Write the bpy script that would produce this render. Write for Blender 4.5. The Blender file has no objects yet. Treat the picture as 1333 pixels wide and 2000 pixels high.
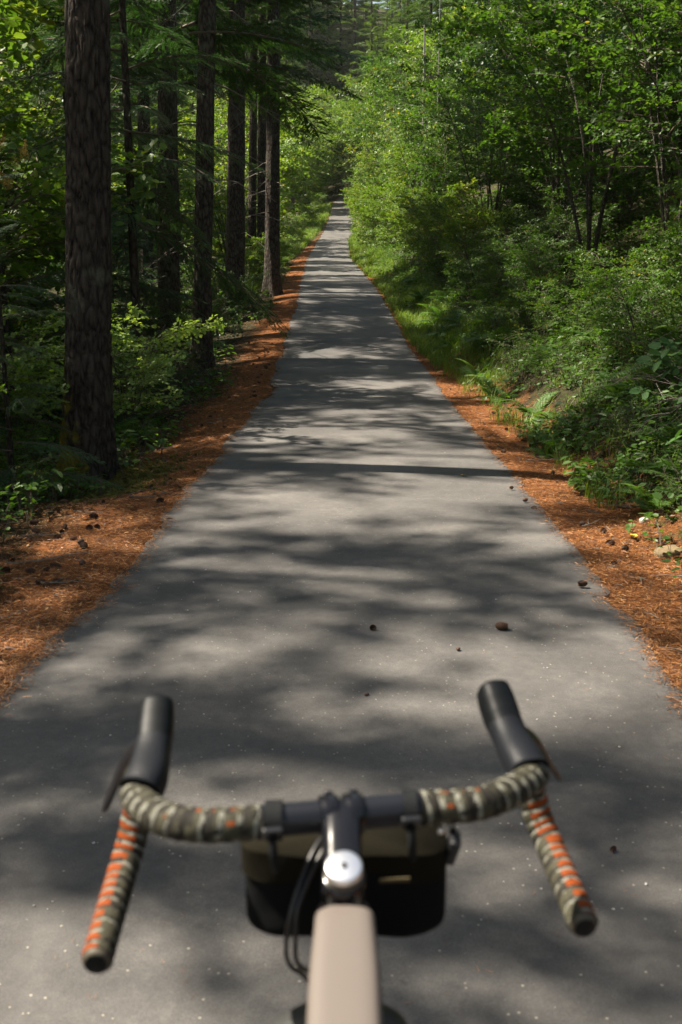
import bpy, math, random
import numpy as np
from mathutils import Vector, Matrix
R = math.radians
sc = bpy.context.scene
col = sc.collection

# ------------------------------------------------------------------ camera, sky, sun, exposure
cam_d = bpy.data.cameras.new('camera'); cam = bpy.data.objects.new('camera', cam_d); col.objects.link(cam)
cam.location = (0, 0, 1.56); cam.rotation_euler = (R(90 - 12.7), 0, 0)
cam_d.sensor_fit = 'VERTICAL'; cam_d.sensor_height = 36.0; cam_d.lens = 1944 / 2000 * 36
cam_d.clip_start = 0.02; cam_d.clip_end = 3000
cam_d.dof.use_dof = True; cam_d.dof.focus_distance = 17.0; cam_d.dof.aperture_fstop = 5.6
sc.camera = cam
SUN_EL, SUN_AZ = R(54), R(-80)          # azimuth measured from +Y towards +X
w = bpy.data.worlds.new('World'); sc.world = w; w.use_nodes = True
nt = w.node_tree; nt.nodes.clear()
sky = nt.nodes.new('ShaderNodeTexSky'); sky.sky_type = 'NISHITA'; sky.sun_disc = False
sky.sun_elevation = SUN_EL; sky.sun_rotation = SUN_AZ
bg = nt.nodes.new('ShaderNodeBackground'); bg.inputs[1].default_value = 0.075
wo = nt.nodes.new('ShaderNodeOutputWorld')
tint = nt.nodes.new('ShaderNodeMix'); tint.data_type = 'RGBA'; tint.blend_type = 'MULTIPLY'; tint.inputs[0].default_value = 1.0
tint.inputs[7].default_value = (1.2, 1.0, 0.76, 1); nt.links.new(sky.outputs[0], tint.inputs[6]); nt.links.new(tint.outputs[2], bg.inputs[0]); nt.links.new(bg.outputs[0], wo.inputs[0])
sl = bpy.data.lights.new('sun', 'SUN'); sl.energy = 5.0; sl.angle = R(0.8); sl.color = (1.0, 0.91, 0.77)
so = bpy.data.objects.new('sun', sl); col.objects.link(so)
sd = Vector((math.sin(SUN_AZ) * math.cos(SUN_EL), math.cos(SUN_AZ) * math.cos(SUN_EL), math.sin(SUN_EL)))
so.rotation_euler = sd.to_track_quat('Z', 'Y').to_euler(); so.location = (-20, 10, 40)
sc.view_settings.view_transform = 'Standard'; sc.view_settings.look = 'None'
sc.view_settings.exposure = 1.58; sc.view_settings.gamma = 1
cy = sc.cycles
cy.max_bounces = 5; cy.diffuse_bounces = 3; cy.glossy_bounces = 2; cy.transmission_bounces = 3
cy.transparent_max_bounces = 4; cy.use_denoising = True; cy.caustics_reflective = False; cy.caustics_refractive = False
cy.sample_clamp_indirect = 6

# ------------------------------------------------------------------ numpy helpers
def hash2(ix, iy, s=0):
    h = (ix.astype(np.int64) * 374761393 + iy.astype(np.int64) * 668265263 + s * 1442695041) & 0x7fffffff
    h = ((h ^ (h >> 13)) * 1274126177) & 0x7fffffff
    return ((h ^ (h >> 16)) & 0xffff) / 65535.0
def noise2(x, y, s=0):
    x = np.asarray(x, float); y = np.asarray(y, float)
    ix = np.floor(x); iy = np.floor(y); fx = x - ix; fy = y - iy
    fx = fx * fx * (3 - 2 * fx); fy = fy * fy * (3 - 2 * fy)
    a = hash2(ix, iy, s); b = hash2(ix + 1, iy, s); c = hash2(ix, iy + 1, s); d = hash2(ix + 1, iy + 1, s)
    return (a * (1 - fx) + b * fx) * (1 - fy) + (c * (1 - fx) + d * fx) * fy * 1.0 - 0.5
def unit(v):
    v = np.asarray(v, float); return v / np.maximum(np.linalg.norm(v, axis=-1, keepdims=True), 1e-9)

class Geo:
    """collects quads with a material slot and a per-piece random value"""
    def __init__(s): s.V = []; s.Q = []; s.M = []; s.A = []; s.n = 0
    def add(s, v, q, m=0, a=0.5):
        v = np.asarray(v, float); q = np.asarray(q, np.int64)
        s.V.append(v); s.Q.append(q + s.n); s.n += len(v)
        s.M.append(np.broadcast_to(np.asarray(m), (len(q),)).copy()); s.A.append(np.broadcast_to(np.asarray(a, float), (len(q),)).copy())
    def arrays(s):
        return (np.concatenate(s.V), np.concatenate(s.Q), np.concatenate(s.M), np.concatenate(s.A))
    def tube(s, pts, rad, sides=5, m=0, a=0.5, cap=False):
        P = np.asarray(pts, float); n = len(P); rad = np.broadcast_to(np.asarray(rad, float), (n,))
        T = unit(np.gradient(P, axis=0)); ref = np.array([0, 0, 1.0]) if abs(T[:, 2]).mean() < 0.8 else np.array([1.0, 0, 0])
        U = unit(np.cross(ref, T)); W = np.cross(T, U)
        an = np.arange(sides) * 2 * np.pi / sides
        V = P[:, None] + rad[:, None, None] * (np.cos(an)[None, :, None] * U[:, None] + np.sin(an)[None, :, None] * W[:, None])
        i = np.arange(n - 1)[:, None] * sides; j = np.arange(sides)[None]; k = (j + 1) % sides
        Q = np.stack([i + j, i + k, i + sides + k, i + sides + j], -1).reshape(-1, 4)
        V = V.reshape(-1, 3)
        if cap:
            c0 = len(V); V = np.vstack([V, P[:1], P[-1:]])
            e = []
            for b, c in ((0, c0), ((n - 1) * sides, c0 + 1)):
                for q in range(0, sides, 2): e.append([c, b + q, b + (q + 1) % sides, b + (q + 2) % sides])
            Q = np.vstack([Q, np.array(e)])
        s.add(V, Q, m, a)
    def stamp(s, tpl, loc, X, Y, Z, scale, a=None, jit=0.0):
        """copies template arrays (V,Q,M,A) with frames X,Y,Z (n,3) at loc (n,3)"""
        V, Q, M, A = tpl; n = len(loc)
        if n == 0: return
        scale = np.broadcast_to(np.asarray(scale, float), (n,))
        F = np.stack([X, Y, Z], 1) * scale[:, None, None]
        W = np.einsum('vk,nkj->nvj', V, F) + np.asarray(loc)[:, None]
        QQ = Q[None] + (np.arange(n) * len(V))[:, None, None]
        AA = np.tile(A, n)
        if a is not None: AA = AA * (1 - jit) + jit * np.repeat(a, len(Q)) if jit else np.repeat(a, len(Q))
        s.add(W.reshape(-1, 3), QQ.reshape(-1, 4), np.tile(M, n), AA)
    def mesh(s, name, mats, smooth=False):
        V, Q, M, A = s.arrays()
        me = bpy.data.meshes.new(name)
        me.vertices.add(len(V)); me.vertices.foreach_set('co', V.astype(np.float32).ravel())
        me.loops.add(Q.size); me.loops.foreach_set('vertex_index', Q.astype(np.int32).ravel())
        me.polygons.add(len(Q)); me.polygons.foreach_set('loop_start', np.arange(0, Q.size, 4, dtype=np.int32))
        me.polygons.foreach_set('loop_total', np.full(len(Q), 4, np.int32))
        for m in mats: me.materials.append(m)
        if len(mats) > 1: me.polygons.foreach_set('material_index', M.astype(np.int32))
        me.polygons.foreach_set('use_smooth', np.full(len(Q), smooth))
        at = me.attributes.new('tint', 'FLOAT', 'FACE'); at.data.foreach_set('value', A.astype(np.float32))
        me.update(); me.validate()
        return me
def frames(d, up_roll):
    """x along d, z as near as possible to up_roll"""
    X = unit(d); Y = unit(np.cross(up_roll, X)); Z = np.cross(X, Y); return X, Y, Z

def link(name, me, parent=None, loc=None):
    o = bpy.data.objects.new(name, me); col.objects.link(o)
    if parent: o.parent = parent
    if loc is not None: o.location = loc
    return o
def tag(o, label=None, cat=None, group=None, kind=None):
    if label: o['label'] = label
    if cat: o['category'] = cat
    if group: o['group'] = group
    if kind: o['kind'] = kind
    return o
def thing(name, label, cat, loc, group=None, rz=0, s=1.0):
    o = bpy.data.objects.new(name, None); col.objects.link(o); o.location = loc; o.rotation_euler = (0, 0, rz)
    o.scale = (s, s, s) if not isinstance(s, tuple) else s; o.empty_display_size = 0.2
    return tag(o, label, cat, group)

# ------------------------------------------------------------------ materials
def new_mat(name):
    m = bpy.data.materials.new(name); m.use_nodes = True; m.node_tree.nodes.clear()
    return m, m.node_tree.nodes, m.node_tree.links
def out(m, sh):
    o = m.node_tree.nodes.new('ShaderNodeOutputMaterial'); m.node_tree.links.new(sh, o.inputs[0])
def ramp(N, stops):
    r = N.new('ShaderNodeValToRGB'); e = r.color_ramp.elements
    while len(e) < len(stops): e.new(0.5)
    for i, (p, c) in enumerate(stops): e[i].position = p; e[i].color = (*c, 1)
    return r
def plain(name, c, rough=0.5, metal=0.0, spec=0.5, coat=0.0, bump=0.0, bscale=200.0, var=0.0):
    m, N, L = new_mat(name); b = N.new('ShaderNodeBsdfPrincipled')
    b.inputs['Base Color'].default_value = (*c, 1); b.inputs['Roughness'].default_value = rough
    b.inputs['Metallic'].default_value = metal; b.inputs['Specular IOR Level'].default_value = spec
    b.inputs['Coat Weight'].default_value = coat; b.inputs['Coat Roughness'].default_value = 0.08
    tc = N.new('ShaderNodeTexCoord'); n = N.new('ShaderNodeTexNoise'); n.inputs['Scale'].default_value = bscale; n.inputs['Detail'].default_value = 4
    L.new(tc.outputs['Object'], n.inputs['Vector'])
    if bump:
        bp = N.new('ShaderNodeBump'); bp.inputs['Strength'].default_value = bump; bp.inputs['Distance'].default_value = 0.002
        L.new(n.outputs[0], bp.inputs['Height']); L.new(bp.outputs[0], b.inputs['Normal'])
    if var:
        r = ramp(N, [(0.3, tuple(x * (1 - var) for x in c)), (0.7, tuple(min(1, x * (1 + var)) for x in c))])
        L.new(n.outputs[0], r.inputs[0]); L.new(r.outputs[0], b.inputs['Base Color'])
    out(m, b.outputs[0]); return m
def leaf_mat(name, stops, transl=0.42, rough=0.45, tcol=(1.4, 1.5, 0.5), spec=0.4):
    m, N, L = new_mat(name)
    at = N.new('ShaderNodeAttribute'); at.attribute_name = 'tint'; at.attribute_type = 'GEOMETRY'
    oi = N.new('ShaderNodeObjectInfo')
    mx = N.new('ShaderNodeMath'); mx.operation = 'MULTIPLY_ADD'; mx.inputs[1].default_value = 0.24
    sb = N.new('ShaderNodeMath'); sb.operation = 'ADD'; sb.inputs[1].default_value = -0.12
    L.new(oi.outputs['Random'], mx.inputs[0]); L.new(at.outputs['Fac'], mx.inputs[2]); L.new(mx.outputs[0], sb.inputs[0])
    r = ramp(N, stops); L.new(sb.outputs[0], r.inputs[0])
    b = N.new('ShaderNodeBsdfPrincipled'); b.inputs['Roughness'].default_value = rough; b.inputs['Specular IOR Level'].default_value = spec
    L.new(r.outputs[0], b.inputs['Base Color'])
    t = N.new('ShaderNodeBsdfTranslucent')
    mm = N.new('ShaderNodeMix'); mm.data_type = 'RGBA'; mm.blend_type = 'MULTIPLY'; mm.inputs[0].default_value = 1.0
    mm.clamp_result = False
    mm.inputs[7].default_value = (*tcol, 1); L.new(r.outputs[0], mm.inputs[6]); L.new(mm.outputs[2], t.inputs[0])
    ms = N.new('ShaderNodeMixShader'); ms.inputs[0].default_value = transl
    L.new(b.outputs[0], ms.inputs[1]); L.new(t.outputs[0], ms.inputs[2]); out(m, ms.outputs[0])
    return m
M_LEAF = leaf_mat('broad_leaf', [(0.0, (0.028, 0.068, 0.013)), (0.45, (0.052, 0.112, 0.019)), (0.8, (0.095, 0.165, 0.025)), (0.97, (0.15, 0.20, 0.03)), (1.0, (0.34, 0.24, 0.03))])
M_LEAFB = leaf_mat('lit_broad_leaf', [(0.0, (0.065, 0.13, 0.02)), (0.5, (0.12, 0.20, 0.03)), (0.9, (0.21, 0.25, 0.035)), (1.0, (0.42, 0.32, 0.05))])  # yellow-green, lightened to stand for sun on the foliage
M_LEAFP = leaf_mat('pale_leaf', [(0.0, (0.13, 0.22, 0.06)), (0.6, (0.22, 0.32, 0.09)), (1.0, (0.32, 0.38, 0.12))], 0.4, 0.5)  # paler green paints in the sunlight on the glossy shrubs
M_GLOSSY = leaf_mat('glossy_leaf', [(0.0, (0.035, 0.09, 0.03)), (0.6, (0.06, 0.13, 0.035)), (1.0, (0.09, 0.17, 0.05))], 0.35, 0.6, spec=0.2)
M_NEEDLE = leaf_mat('conifer_needles', [(0.0, (0.018, 0.050, 0.018)), (0.5, (0.032, 0.078, 0.022)), (1.0, (0.065, 0.120, 0.030))], 0.28, 0.5)
M_CEDAR = leaf_mat('cedar_scales', [(0.0, (0.025, 0.065, 0.030)), (0.5, (0.045, 0.105, 0.040)), (1.0, (0.08, 0.145, 0.04))], 0.3, 0.5)
M_FARN = leaf_mat('lit_conifer_needles', [(0.0, (0.05, 0.095, 0.026)), (0.5, (0.09, 0.15, 0.036)), (1.0, (0.14, 0.20, 0.045))], 0.35, 0.5)  # light and haze on the distant conifers put into a paler tone
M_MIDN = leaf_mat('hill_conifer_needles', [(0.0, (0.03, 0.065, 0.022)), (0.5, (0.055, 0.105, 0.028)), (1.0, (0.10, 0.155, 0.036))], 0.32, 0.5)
M_FERN = leaf_mat('fern_green', [(0.0, (0.05, 0.12, 0.03)), (0.7, (0.09, 0.18, 0.04)), (1.0, (0.15, 0.22, 0.05))], 0.4, 0.5)
M_GRASS = leaf_mat('grass_blades', [(0.0, (0.07, 0.13, 0.022)), (0.6, (0.14, 0.22, 0.035)), (0.9, (0.25, 0.29, 0.06)), (1.0, (0.35, 0.30, 0.12))], 0.45, 0.5)
M_LITTER = leaf_mat('dry_needles', [(0.0, (0.06, 0.028, 0.013)), (0.3, (0.19, 0.072, 0.021)), (0.65, (0.37, 0.142, 0.038)), (0.9, (0.54, 0.30, 0.12)), (1.0, (0.60, 0.47, 0.28))], 0.1, 0.6, (1, 1, 1))
M_MOSS = leaf_mat('moss', [(0.0, (0.05, 0.05, 0.008)), (0.6, (0.13, 0.12, 0.015)), (1.0, (0.22, 0.18, 0.02))], 0.2, 0.8, (1, 1, 1))
M_FLOWER = leaf_mat('faded_flower', [(0.0, (0.35, 0.20, 0.04)), (0.5, (0.55, 0.36, 0.08)), (1.0, (0.65, 0.52, 0.18))], 0.4, 0.7, (1, 1, 1))
M_TWIG = plain('twig_bark', (0.10, 0.075, 0.055), 0.85, bump=0.4, bscale=60, var=0.35)
M_GREYTWIG = plain('dry_grey_twig', (0.16, 0.135, 0.11), 0.85, bump=0.4, bscale=60, var=0.3)
M_DEADL = plain('dead_limb_bark', (0.13, 0.11, 0.09), 0.9, bump=0.4, bscale=60, var=0.3)
M_CONE = plain('cone_scales', (0.085, 0.042, 0.024), 0.7, var=0.5, bscale=90)
M_GRIT = plain('pale_grit', (0.42, 0.40, 0.37), 0.6, var=0.2, bscale=50)
M_YEL = plain('yellow_leaf', (0.62, 0.42, 0.05), 0.6, var=0.2, bscale=50)
M_REDLEAF = plain('brown_leaf', (0.34, 0.11, 0.04), 0.6, var=0.3, bscale=50)

def bark_mat(name, dark, light, moss=0.0, scale=1.0):
    m, N, L = new_mat(name); tc = N.new('ShaderNodeTexCoord'); mp = N.new('ShaderNodeMapping')
    mp.inputs['Scale'].default_value = (13 * scale, 13 * scale, 4.5 * scale); L.new(tc.outputs['Object'], mp.inputs[0])
    n1 = N.new('ShaderNodeTexNoise'); n1.inputs['Scale'].default_value = 2.2; n1.inputs['Detail'].default_value = 8; n1.inputs['Roughness'].default_value = 0.65; n1.inputs['Distortion'].default_value = 0.5
    L.new(mp.outputs[0], n1.inputs['Vector'])
    v = N.new('ShaderNodeTexVoronoi'); v.feature = 'DISTANCE_TO_EDGE'; v.inputs['Scale'].default_value = 1.6
    dm = N.new('ShaderNodeMix'); dm.data_type = 'VECTOR'; dm.inputs[0].default_value = 0.25
    L.new(mp.outputs[0], dm.inputs[4]); L.new(n1.outputs['Color'], dm.inputs[5]); L.new(dm.outputs[1], v.inputs['Vector'])
    mul = N.new('ShaderNodeMath'); mul.operation = 'MULTIPLY_ADD'; mul.inputs[1].default_value = 1.3
    L.new(v.outputs['Distance'], mul.inputs[0]); L.new(n1.outputs[0], mul.inputs[2])
    r = ramp(N, [(0.38, dark), (0.62, tuple((a + b) / 2 for a, b in zip(dark, light))), (0.9, light)])
    L.new(mul.outputs[0], r.inputs[0])
    b = N.new('ShaderNodeBsdfPrincipled'); b.inputs['Roughness'].default_value = 0.9; b.inputs['Specular IOR Level'].default_value = 0.2
    # lichen blotches
    n2 = N.new('ShaderNodeTexNoise'); n2.inputs['Scale'].default_value = 3.0; n2.inputs['Detail'].default_value = 6; L.new(tc.outputs['Object'], n2.inputs['Vector'])
    r2 = ramp(N, [(0.58, (0, 0, 0)), (0.70, (0.42, 0.42, 0.42))]); L.new(n2.outputs[0], r2.inputs[0])
    mx = N.new('ShaderNodeMix'); mx.data_type = 'RGBA'; mx.inputs[7].default_value = (0.16, 0.17, 0.12, 1)
    L.new(r2.outputs[0], mx.inputs[0]); L.new(r.outputs[0], mx.inputs[6]); last = mx.outputs[2]
    if moss:
        sx = N.new('ShaderNodeSeparateXYZ'); L.new(tc.outputs['Object'], sx.inputs[0])
        h = N.new('ShaderNodeMapRange'); h.inputs[1].default_value = moss; h.inputs[2].default_value = 0.0; L.new(sx.outputs[2], h.inputs[0])
        n3 = N.new('ShaderNodeTexNoise'); n3.inputs['Scale'].default_value = 7; n3.inputs['Detail'].default_value = 6; L.new(tc.outputs['Object'], n3.inputs['Vector'])
        ad = N.new('ShaderNodeMath'); ad.operation = 'MULTIPLY_ADD'; ad.inputs[1].default_value = 0.45; L.new(h.outputs[0], ad.inputs[0]); L.new(n3.outputs[0], ad.inputs[2])
        sidex = N.new('ShaderNodeMapRange'); sidex.inputs[1].default_value = 0.18; sidex.inputs[2].default_value = -0.25; sidex.inputs[3].default_value = -0.25; sidex.inputs[4].default_value = 0.15; L.new(sx.outputs[0], sidex.inputs[0])
        a2 = N.new('ShaderNodeMath'); L.new(ad.outputs[0], a2.inputs[0]); L.new(sidex.outputs[0], a2.inputs[1])
        r3 = ramp(N, [(0.72, (0, 0, 0)), (0.85, (0.9, 0.9, 0.9))]); L.new(a2.outputs[0], r3.inputs[0])
        m2 = N.new('ShaderNodeMix'); m2.data_type = 'RGBA'; m2.inputs[7].default_value = (0.16, 0.13, 0.015, 1)
        L.new(r3.outputs[0], m2.inputs[0]); L.new(last, m2.inputs[6]); last = m2.outputs[2]
    L.new(last, b.inputs['Base Color'])
    bp = N.new('ShaderNodeBump'); bp.inputs['Strength'].default_value = 1.0; bp.inputs['Distance'].default_value = 0.03
    L.new(mul.outputs[0], bp.inputs['Height']); L.new(bp.outputs[0], b.inputs['Normal'])
    out(m, b.outputs[0]); return m
M_BARK = bark_mat('fir_bark', (0.010, 0.008, 0.006), (0.095, 0.075, 0.060))
M_BARKM = bark_mat('mossy_fir_bark', (0.007, 0.005, 0.004), (0.066, 0.052, 0.042), moss=1.6)
M_BARKD = bark_mat('dark_bark', (0.012, 0.009, 0.008), (0.065, 0.052, 0.042))
M_STEM = bark_mat('grey_stem_bark', (0.035, 0.030, 0.024), (0.12, 0.105, 0.085), scale=2.0)

def ground_mat():
    m, N, L = new_mat('forest_floor'); tc = N.new('ShaderNodeTexCoord')
    def noise(s, d=6, r=0.6, vec=None):
        n = N.new('ShaderNodeTexNoise'); n.inputs['Scale'].default_value = s; n.inputs['Detail'].default_value = d; n.inputs['Roughness'].default_value = r
        L.new(vec or tc.outputs['Object'], n.inputs['Vector']); return n.outputs[0]
    fine = noise(38, 8, 0.75)
    lit = ramp(N, [(0.30, (0.035, 0.018, 0.010)), (0.45, (0.14, 0.052, 0.018)), (0.58, (0.30, 0.112, 0.032)), (0.75, (0.44, 0.20, 0.075))]); L.new(fine, lit.inputs[0])
    soil = ramp(N, [(0.35, (0.018, 0.015, 0.009)), (0.55, (0.042, 0.036, 0.016)), (0.7, (0.055, 0.068, 0.018))]); L.new(noise(14, 8, 0.7), soil.inputs[0])
    at = N.new('ShaderNodeAttribute'); at.attribute_name = 'litter'
    ad = N.new('ShaderNodeMath'); ad.operation = 'MULTIPLY_ADD'; ad.inputs[1].default_value = 0.9; L.new(noise(3.2, 8, 0.7), ad.inputs[0]); L.new(at.outputs['Fac'], ad.inputs[2])
    mr = N.new('ShaderNodeMapRange'); mr.inputs[1].default_value = 0.82; mr.inputs[2].default_value = 1.08; L.new(ad.outputs[0], mr.inputs[0])
    mx = N.new('ShaderNodeMix'); mx.data_type = 'RGBA'; L.new(mr.outputs[0], mx.inputs[0]); L.new(soil.outputs[0], mx.inputs[6]); L.new(lit.outputs[0], mx.inputs[7])
    b = N.new('ShaderNodeBsdfPrincipled'); b.inputs['Roughness'].default_value = 0.95; b.inputs['Specular IOR Level'].default_value = 0.15
    L.new(mx.outputs[2], b.inputs['Base Color'])
    bp = N.new('ShaderNodeBump'); bp.inputs['Strength'].default_value = 0.9; bp.inputs['Distance'].default_value = 0.03
    L.new(fine, bp.inputs['Height']); L.new(bp.outputs[0], b.inputs['Normal']); out(m, b.outputs[0]); return m
def asphalt_mat():
    m, N, L = new_mat('old_asphalt'); tc = N.new('ShaderNodeTexCoord')
    def noise(s, d=6, r=0.6):
        n = N.new('ShaderNodeTexNoise'); n.inputs['Scale'].default_value = s; n.inputs['Detail'].default_value = d; n.inputs['Roughness'].default_value = r
        L.new(tc.outputs['Object'], n.inputs['Vector']); return n.outputs[0]
    big = noise(0.9, 5); fine = noise(210, 3, 0.85); mid = noise(22, 6, 0.7)
    s1 = N.new('ShaderNodeMath'); s1.operation = 'MULTIPLY_ADD'; s1.inputs[1].default_value = 0.9; L.new(fine, s1.inputs[0]); L.new(big, s1.inputs[2])
    s2 = N.new('ShaderNodeMath'); s2.operation = 'MULTIPLY_ADD'; s2.inputs[1].default_value = 0.45; L.new(mid, s2.inputs[0]); L.new(s1.outputs[0], s2.inputs[2])
    r = ramp(N, [(0.75, (0.080, 0.077, 0.076)), (1.15, (0.145, 0.137, 0.130)), (1.0, (0.145, 0.137, 0.130))])
    mr = N.new('ShaderNodeMapRange'); mr.inputs[1].default_value = 0.85; mr.inputs[2].default_value = 1.5; L.new(s2.outputs[0], mr.inputs[0])
    r = ramp(N, [(0.0, (0.050, 0.0475, 0.046)), (0.5, (0.098, 0.092, 0.087)), (1.0, (0.175, 0.162, 0.147))]); L.new(mr.outputs[0], r.inputs[0])
    v = N.new('ShaderNodeTexVoronoi'); v.inputs['Scale'].default_value = 85; L.new(tc.outputs['Object'], v.inputs['Vector'])
    sx = N.new('ShaderNodeSeparateColor'); L.new(v.outputs['Color'], sx.inputs[0])
    gt = N.new('ShaderNodeMath'); gt.operation = 'GREATER_THAN'; gt.inputs[1].default_value = 0.975; L.new(sx.outputs[0], gt.inputs[0])
    lt = N.new('ShaderNodeMath'); lt.operation = 'LESS_THAN'; lt.inputs[1].default_value = 0.30; L.new(v.outputs['Distance'], lt.inputs[0])
    mu = N.new('ShaderNodeMath'); mu.operation = 'MULTIPLY'; L.new(gt.outputs[0], mu.inputs[0]); L.new(lt.outputs[0], mu.inputs[1])
    mx = N.new('ShaderNodeMix'); mx.data_type = 'RGBA'; mx.inputs[7].default_value = (0.30, 0.27, 0.22, 1)
    L.new(mu.outputs[0], mx.inputs[0]); L.new(r.outputs[0], mx.inputs[6])
    b = N.new('ShaderNodeBsdfPrincipled'); b.inputs['Roughness'].default_value = 0.75; b.inputs['Specular IOR Level'].default_value = 0.35
    L.new(mx.outputs[2], b.inputs['Base Color'])
    bp = N.new('ShaderNodeBump'); bp.inputs['Strength'].default_value = 0.5; bp.inputs['Distance'].default_value = 0.004
    L.new(s1.outputs[0], bp.inputs['Height']); L.new(bp.outputs[0], b.inputs['Normal']); out(m, b.outputs[0]); return m
M_GROUND = ground_mat(); M_ASPH = asphalt_mat()

# ------------------------------------------------------------------ terrain
PY = np.array([-30, 0, 3.75, 5.75, 8.4, 11.0, 15.4, 21.0, 27.9, 35.7, 48.2, 62.5, 83.3, 97.0, 116, 143, 170, 205, 260, 400])
PX = np.array([0.0, 0, 0.0, 0.09, 0.13, 0.17, 0.20, 0.10, 0.03, -0.1, -0.44, -0.75, -0.66, -0.20, 0.05, 0.35, 2.6, 16, 45, 120])
PZ = np.array([0.0, 0, 0.0, 0.0, 0.0, 0.0, 0.05, 0.33, 0.88, 1.55, 2.42, 3.3, 5.1, 6.8, 9.4, 13.2, 17.0, 20.0, 24, 30])
def smooth_interp(y, T):
    y = np.asarray(y, float); d = 0.05 * np.abs(y) + 0.3
    return (np.interp(y - d, PY, T) + 2 * np.interp(y, PY, T) + np.interp(y + d, PY, T) + np.interp(y - d / 2, PY, T) + np.interp(y + d / 2, PY, T)) / 6
def xc(y): return smooth_interp(y, PX)
def zc(y): return smooth_interp(y, PZ)
HW = 1.33
def hw_left(y):
    return HW - 0.02 + 0.10 * noise2(y * 0.55, 3.3, 5) + 0.11 * noise2(y * 1.9, 1.3, 6) + 0.07 * noise2(y * 7, 0.3, 7) + .03 * noise2(y * 17, .3, 17) - 0.17 * np.exp(-((y - 14.6) / 0.8) ** 2) + 0.07 * np.exp(-((y - 2.8) / 1.6) ** 2) - 0.04 * np.exp(-((y - 5.0) / 0.35) ** 2)
def hw_right(y):
    return HW + 0.06 * noise2(y * 0.8, 7.3, 8) + 0.06 * noise2(y * 3.1, 2.3, 9) + 0.045 * noise2(y * 9, 0.7, 10) + .03 * noise2(y * 19, .3, 18)
def gz(x, y):
    x = np.asarray(x, float); y = np.asarray(y, float); t = x - xc(y); z = zc(y) + 0 * t
    tr = np.maximum(t - 1.78, 0); sl = 0.57 - 0.1 * np.clip((y - 20) / 40, 0, 1)
    z = z + sl * tr * np.clip(tr / 0.6, 0, 1) * (1 / (1 + (tr / 26.0) ** 2) ** 0.5)
    tl = np.maximum(-t - 1.5, 0); z = z - 0.13 * np.minimum(tl, 7) + 0.10 * np.maximum(tl - 14, 0)
    off = np.clip((np.abs(t) - HW - 0.15) / 0.8, 0, 1)
    z = z + off * (0.22 * noise2(x * 0.45, y * 0.45, 1) + 0.09 * noise2(x * 1.7, y * 1.7, 2) + 0.03 * noise2(x * 6, y * 6, 3))
    far = np.maximum(y - 165, 0); z = z + 0.20 * far + 0.3 * np.clip(np.abs(t) - 15, 0, 60) * np.clip((y - 120) / 60, 0, 1)
    z = z - 0.012 * (np.abs(t) < HW)
    return z
def build_ground():
    ty = [-12.0]; 
    while ty[-1] < 380: ty.append(ty[-1] + max(0.09, 0.018 * abs(ty[-1])))
    a = list(np.arange(0, 3.2, 0.08)); 
    while a[-1] < 190: a.append(a[-1] + max(0.08, 0.06 * (a[-1] - 2)))
    tt = np.array(sorted(set([-v for v in a] + a))); ty = np.array(ty)
    Y, T = np.meshgrid(ty, tt, indexing='ij'); X = T + xc(Y)
    Z = gz(X, Y); n, k = X.shape
    V = np.stack([X, Y, Z], -1).reshape(-1, 3); i = np.arange(n - 1)[:, None] * k; j = np.arange(k - 1)[None]
    Q = np.stack([i + j, i + j + 1, i + k + j + 1, i + k + j], -1).reshape(-1, 4)
    g = Geo(); g.add(V, Q); me = g.mesh('ground', [M_GROUND], True)
    L = np.clip((2.9 - T) / 1.4, 0, 1) * (T > 0) + np.clip((T + 2.85) / 1.3, 0, 1) * (T <= 0)
    L = L * np.clip((120 - Y) / 60, 0.5, 1) * 0.85
    at = me.attributes.new('litter', 'FLOAT', 'POINT'); at.data.foreach_set('value', L.astype(np.float32).ravel())
    tag(link('ground', me), kind='structure')
build_ground()
def build_path():
    ys = [-8.0]
    while ys[-1] < 230: ys.append(ys[-1] + max(0.03, 0.006 * abs(ys[-1])))
    ys = np.array(ys); c = xc(ys); l = c - hw_left(ys); r = c + hw_right(ys); z = zc(ys)
    f = np.linspace(0, 1, 9); X = l[:, None] * (1 - f) + r[:, None] * f
    Z = z[:, None] + 0.012 * (1 - (2 * f - 1) ** 2) + 0.006 + 0 * X
    X = np.hstack([X[:, :1] - 0.005, X, X[:, -1:] + 0.005]); Z = np.hstack([Z[:, :1] - 0.05, Z, Z[:, -1:] - 0.05])
    Y = np.repeat(ys[:, None], X.shape[1], 1); n, k = X.shape
    V = np.stack([X, Y, Z], -1).reshape(-1, 3); i = np.arange(n - 1)[:, None] * k; j = np.arange(k - 1)[None]
    Q = np.stack([i + j, i + j + 1, i + k + j + 1, i + k + j], -1).reshape(-1, 4)
    g = Geo(); g.add(V, Q); tag(link('path', g.mesh('path', [M_ASPH], False)), kind='structure')
build_path()

# ------------------------------------------------------------------ leaf and branch templates
def T(V, Q, a=0.5): return (np.array(V, float), np.array(Q), np.zeros(len(Q), int), np.full(len(Q), float(a)))
LEAF6 = T([(0, 0, 0), (.35, .26, .05), (.75, .2, .02), (1, 0, -.12), (.75, -.2, .02), (.35, -.26, .05)], [(0, 3, 2, 1), (0, 5, 4, 3)])
LEAFR = T([(0, 0, 0), (.25, .36, .06), (.7, .34, .02), (1, 0, -.08), (.7, -.34, .02), (.25, -.36, .06)], [(0, 3, 2, 1), (0, 5, 4, 3)])
NEED = T([(0, -.5, 0), (1, -.25, 0), (1, .25, 0), (0, .5, 0)], [(0, 1, 2, 3)])   # unit length, y scaled below
def strip(wid, tip=0.35):
    return T([(0, -wid / 2, 0), (1, -wid * tip / 2, 0), (1, wid * tip / 2, 0), (0, wid / 2, 0)], [(0, 1, 2, 3)])
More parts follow.
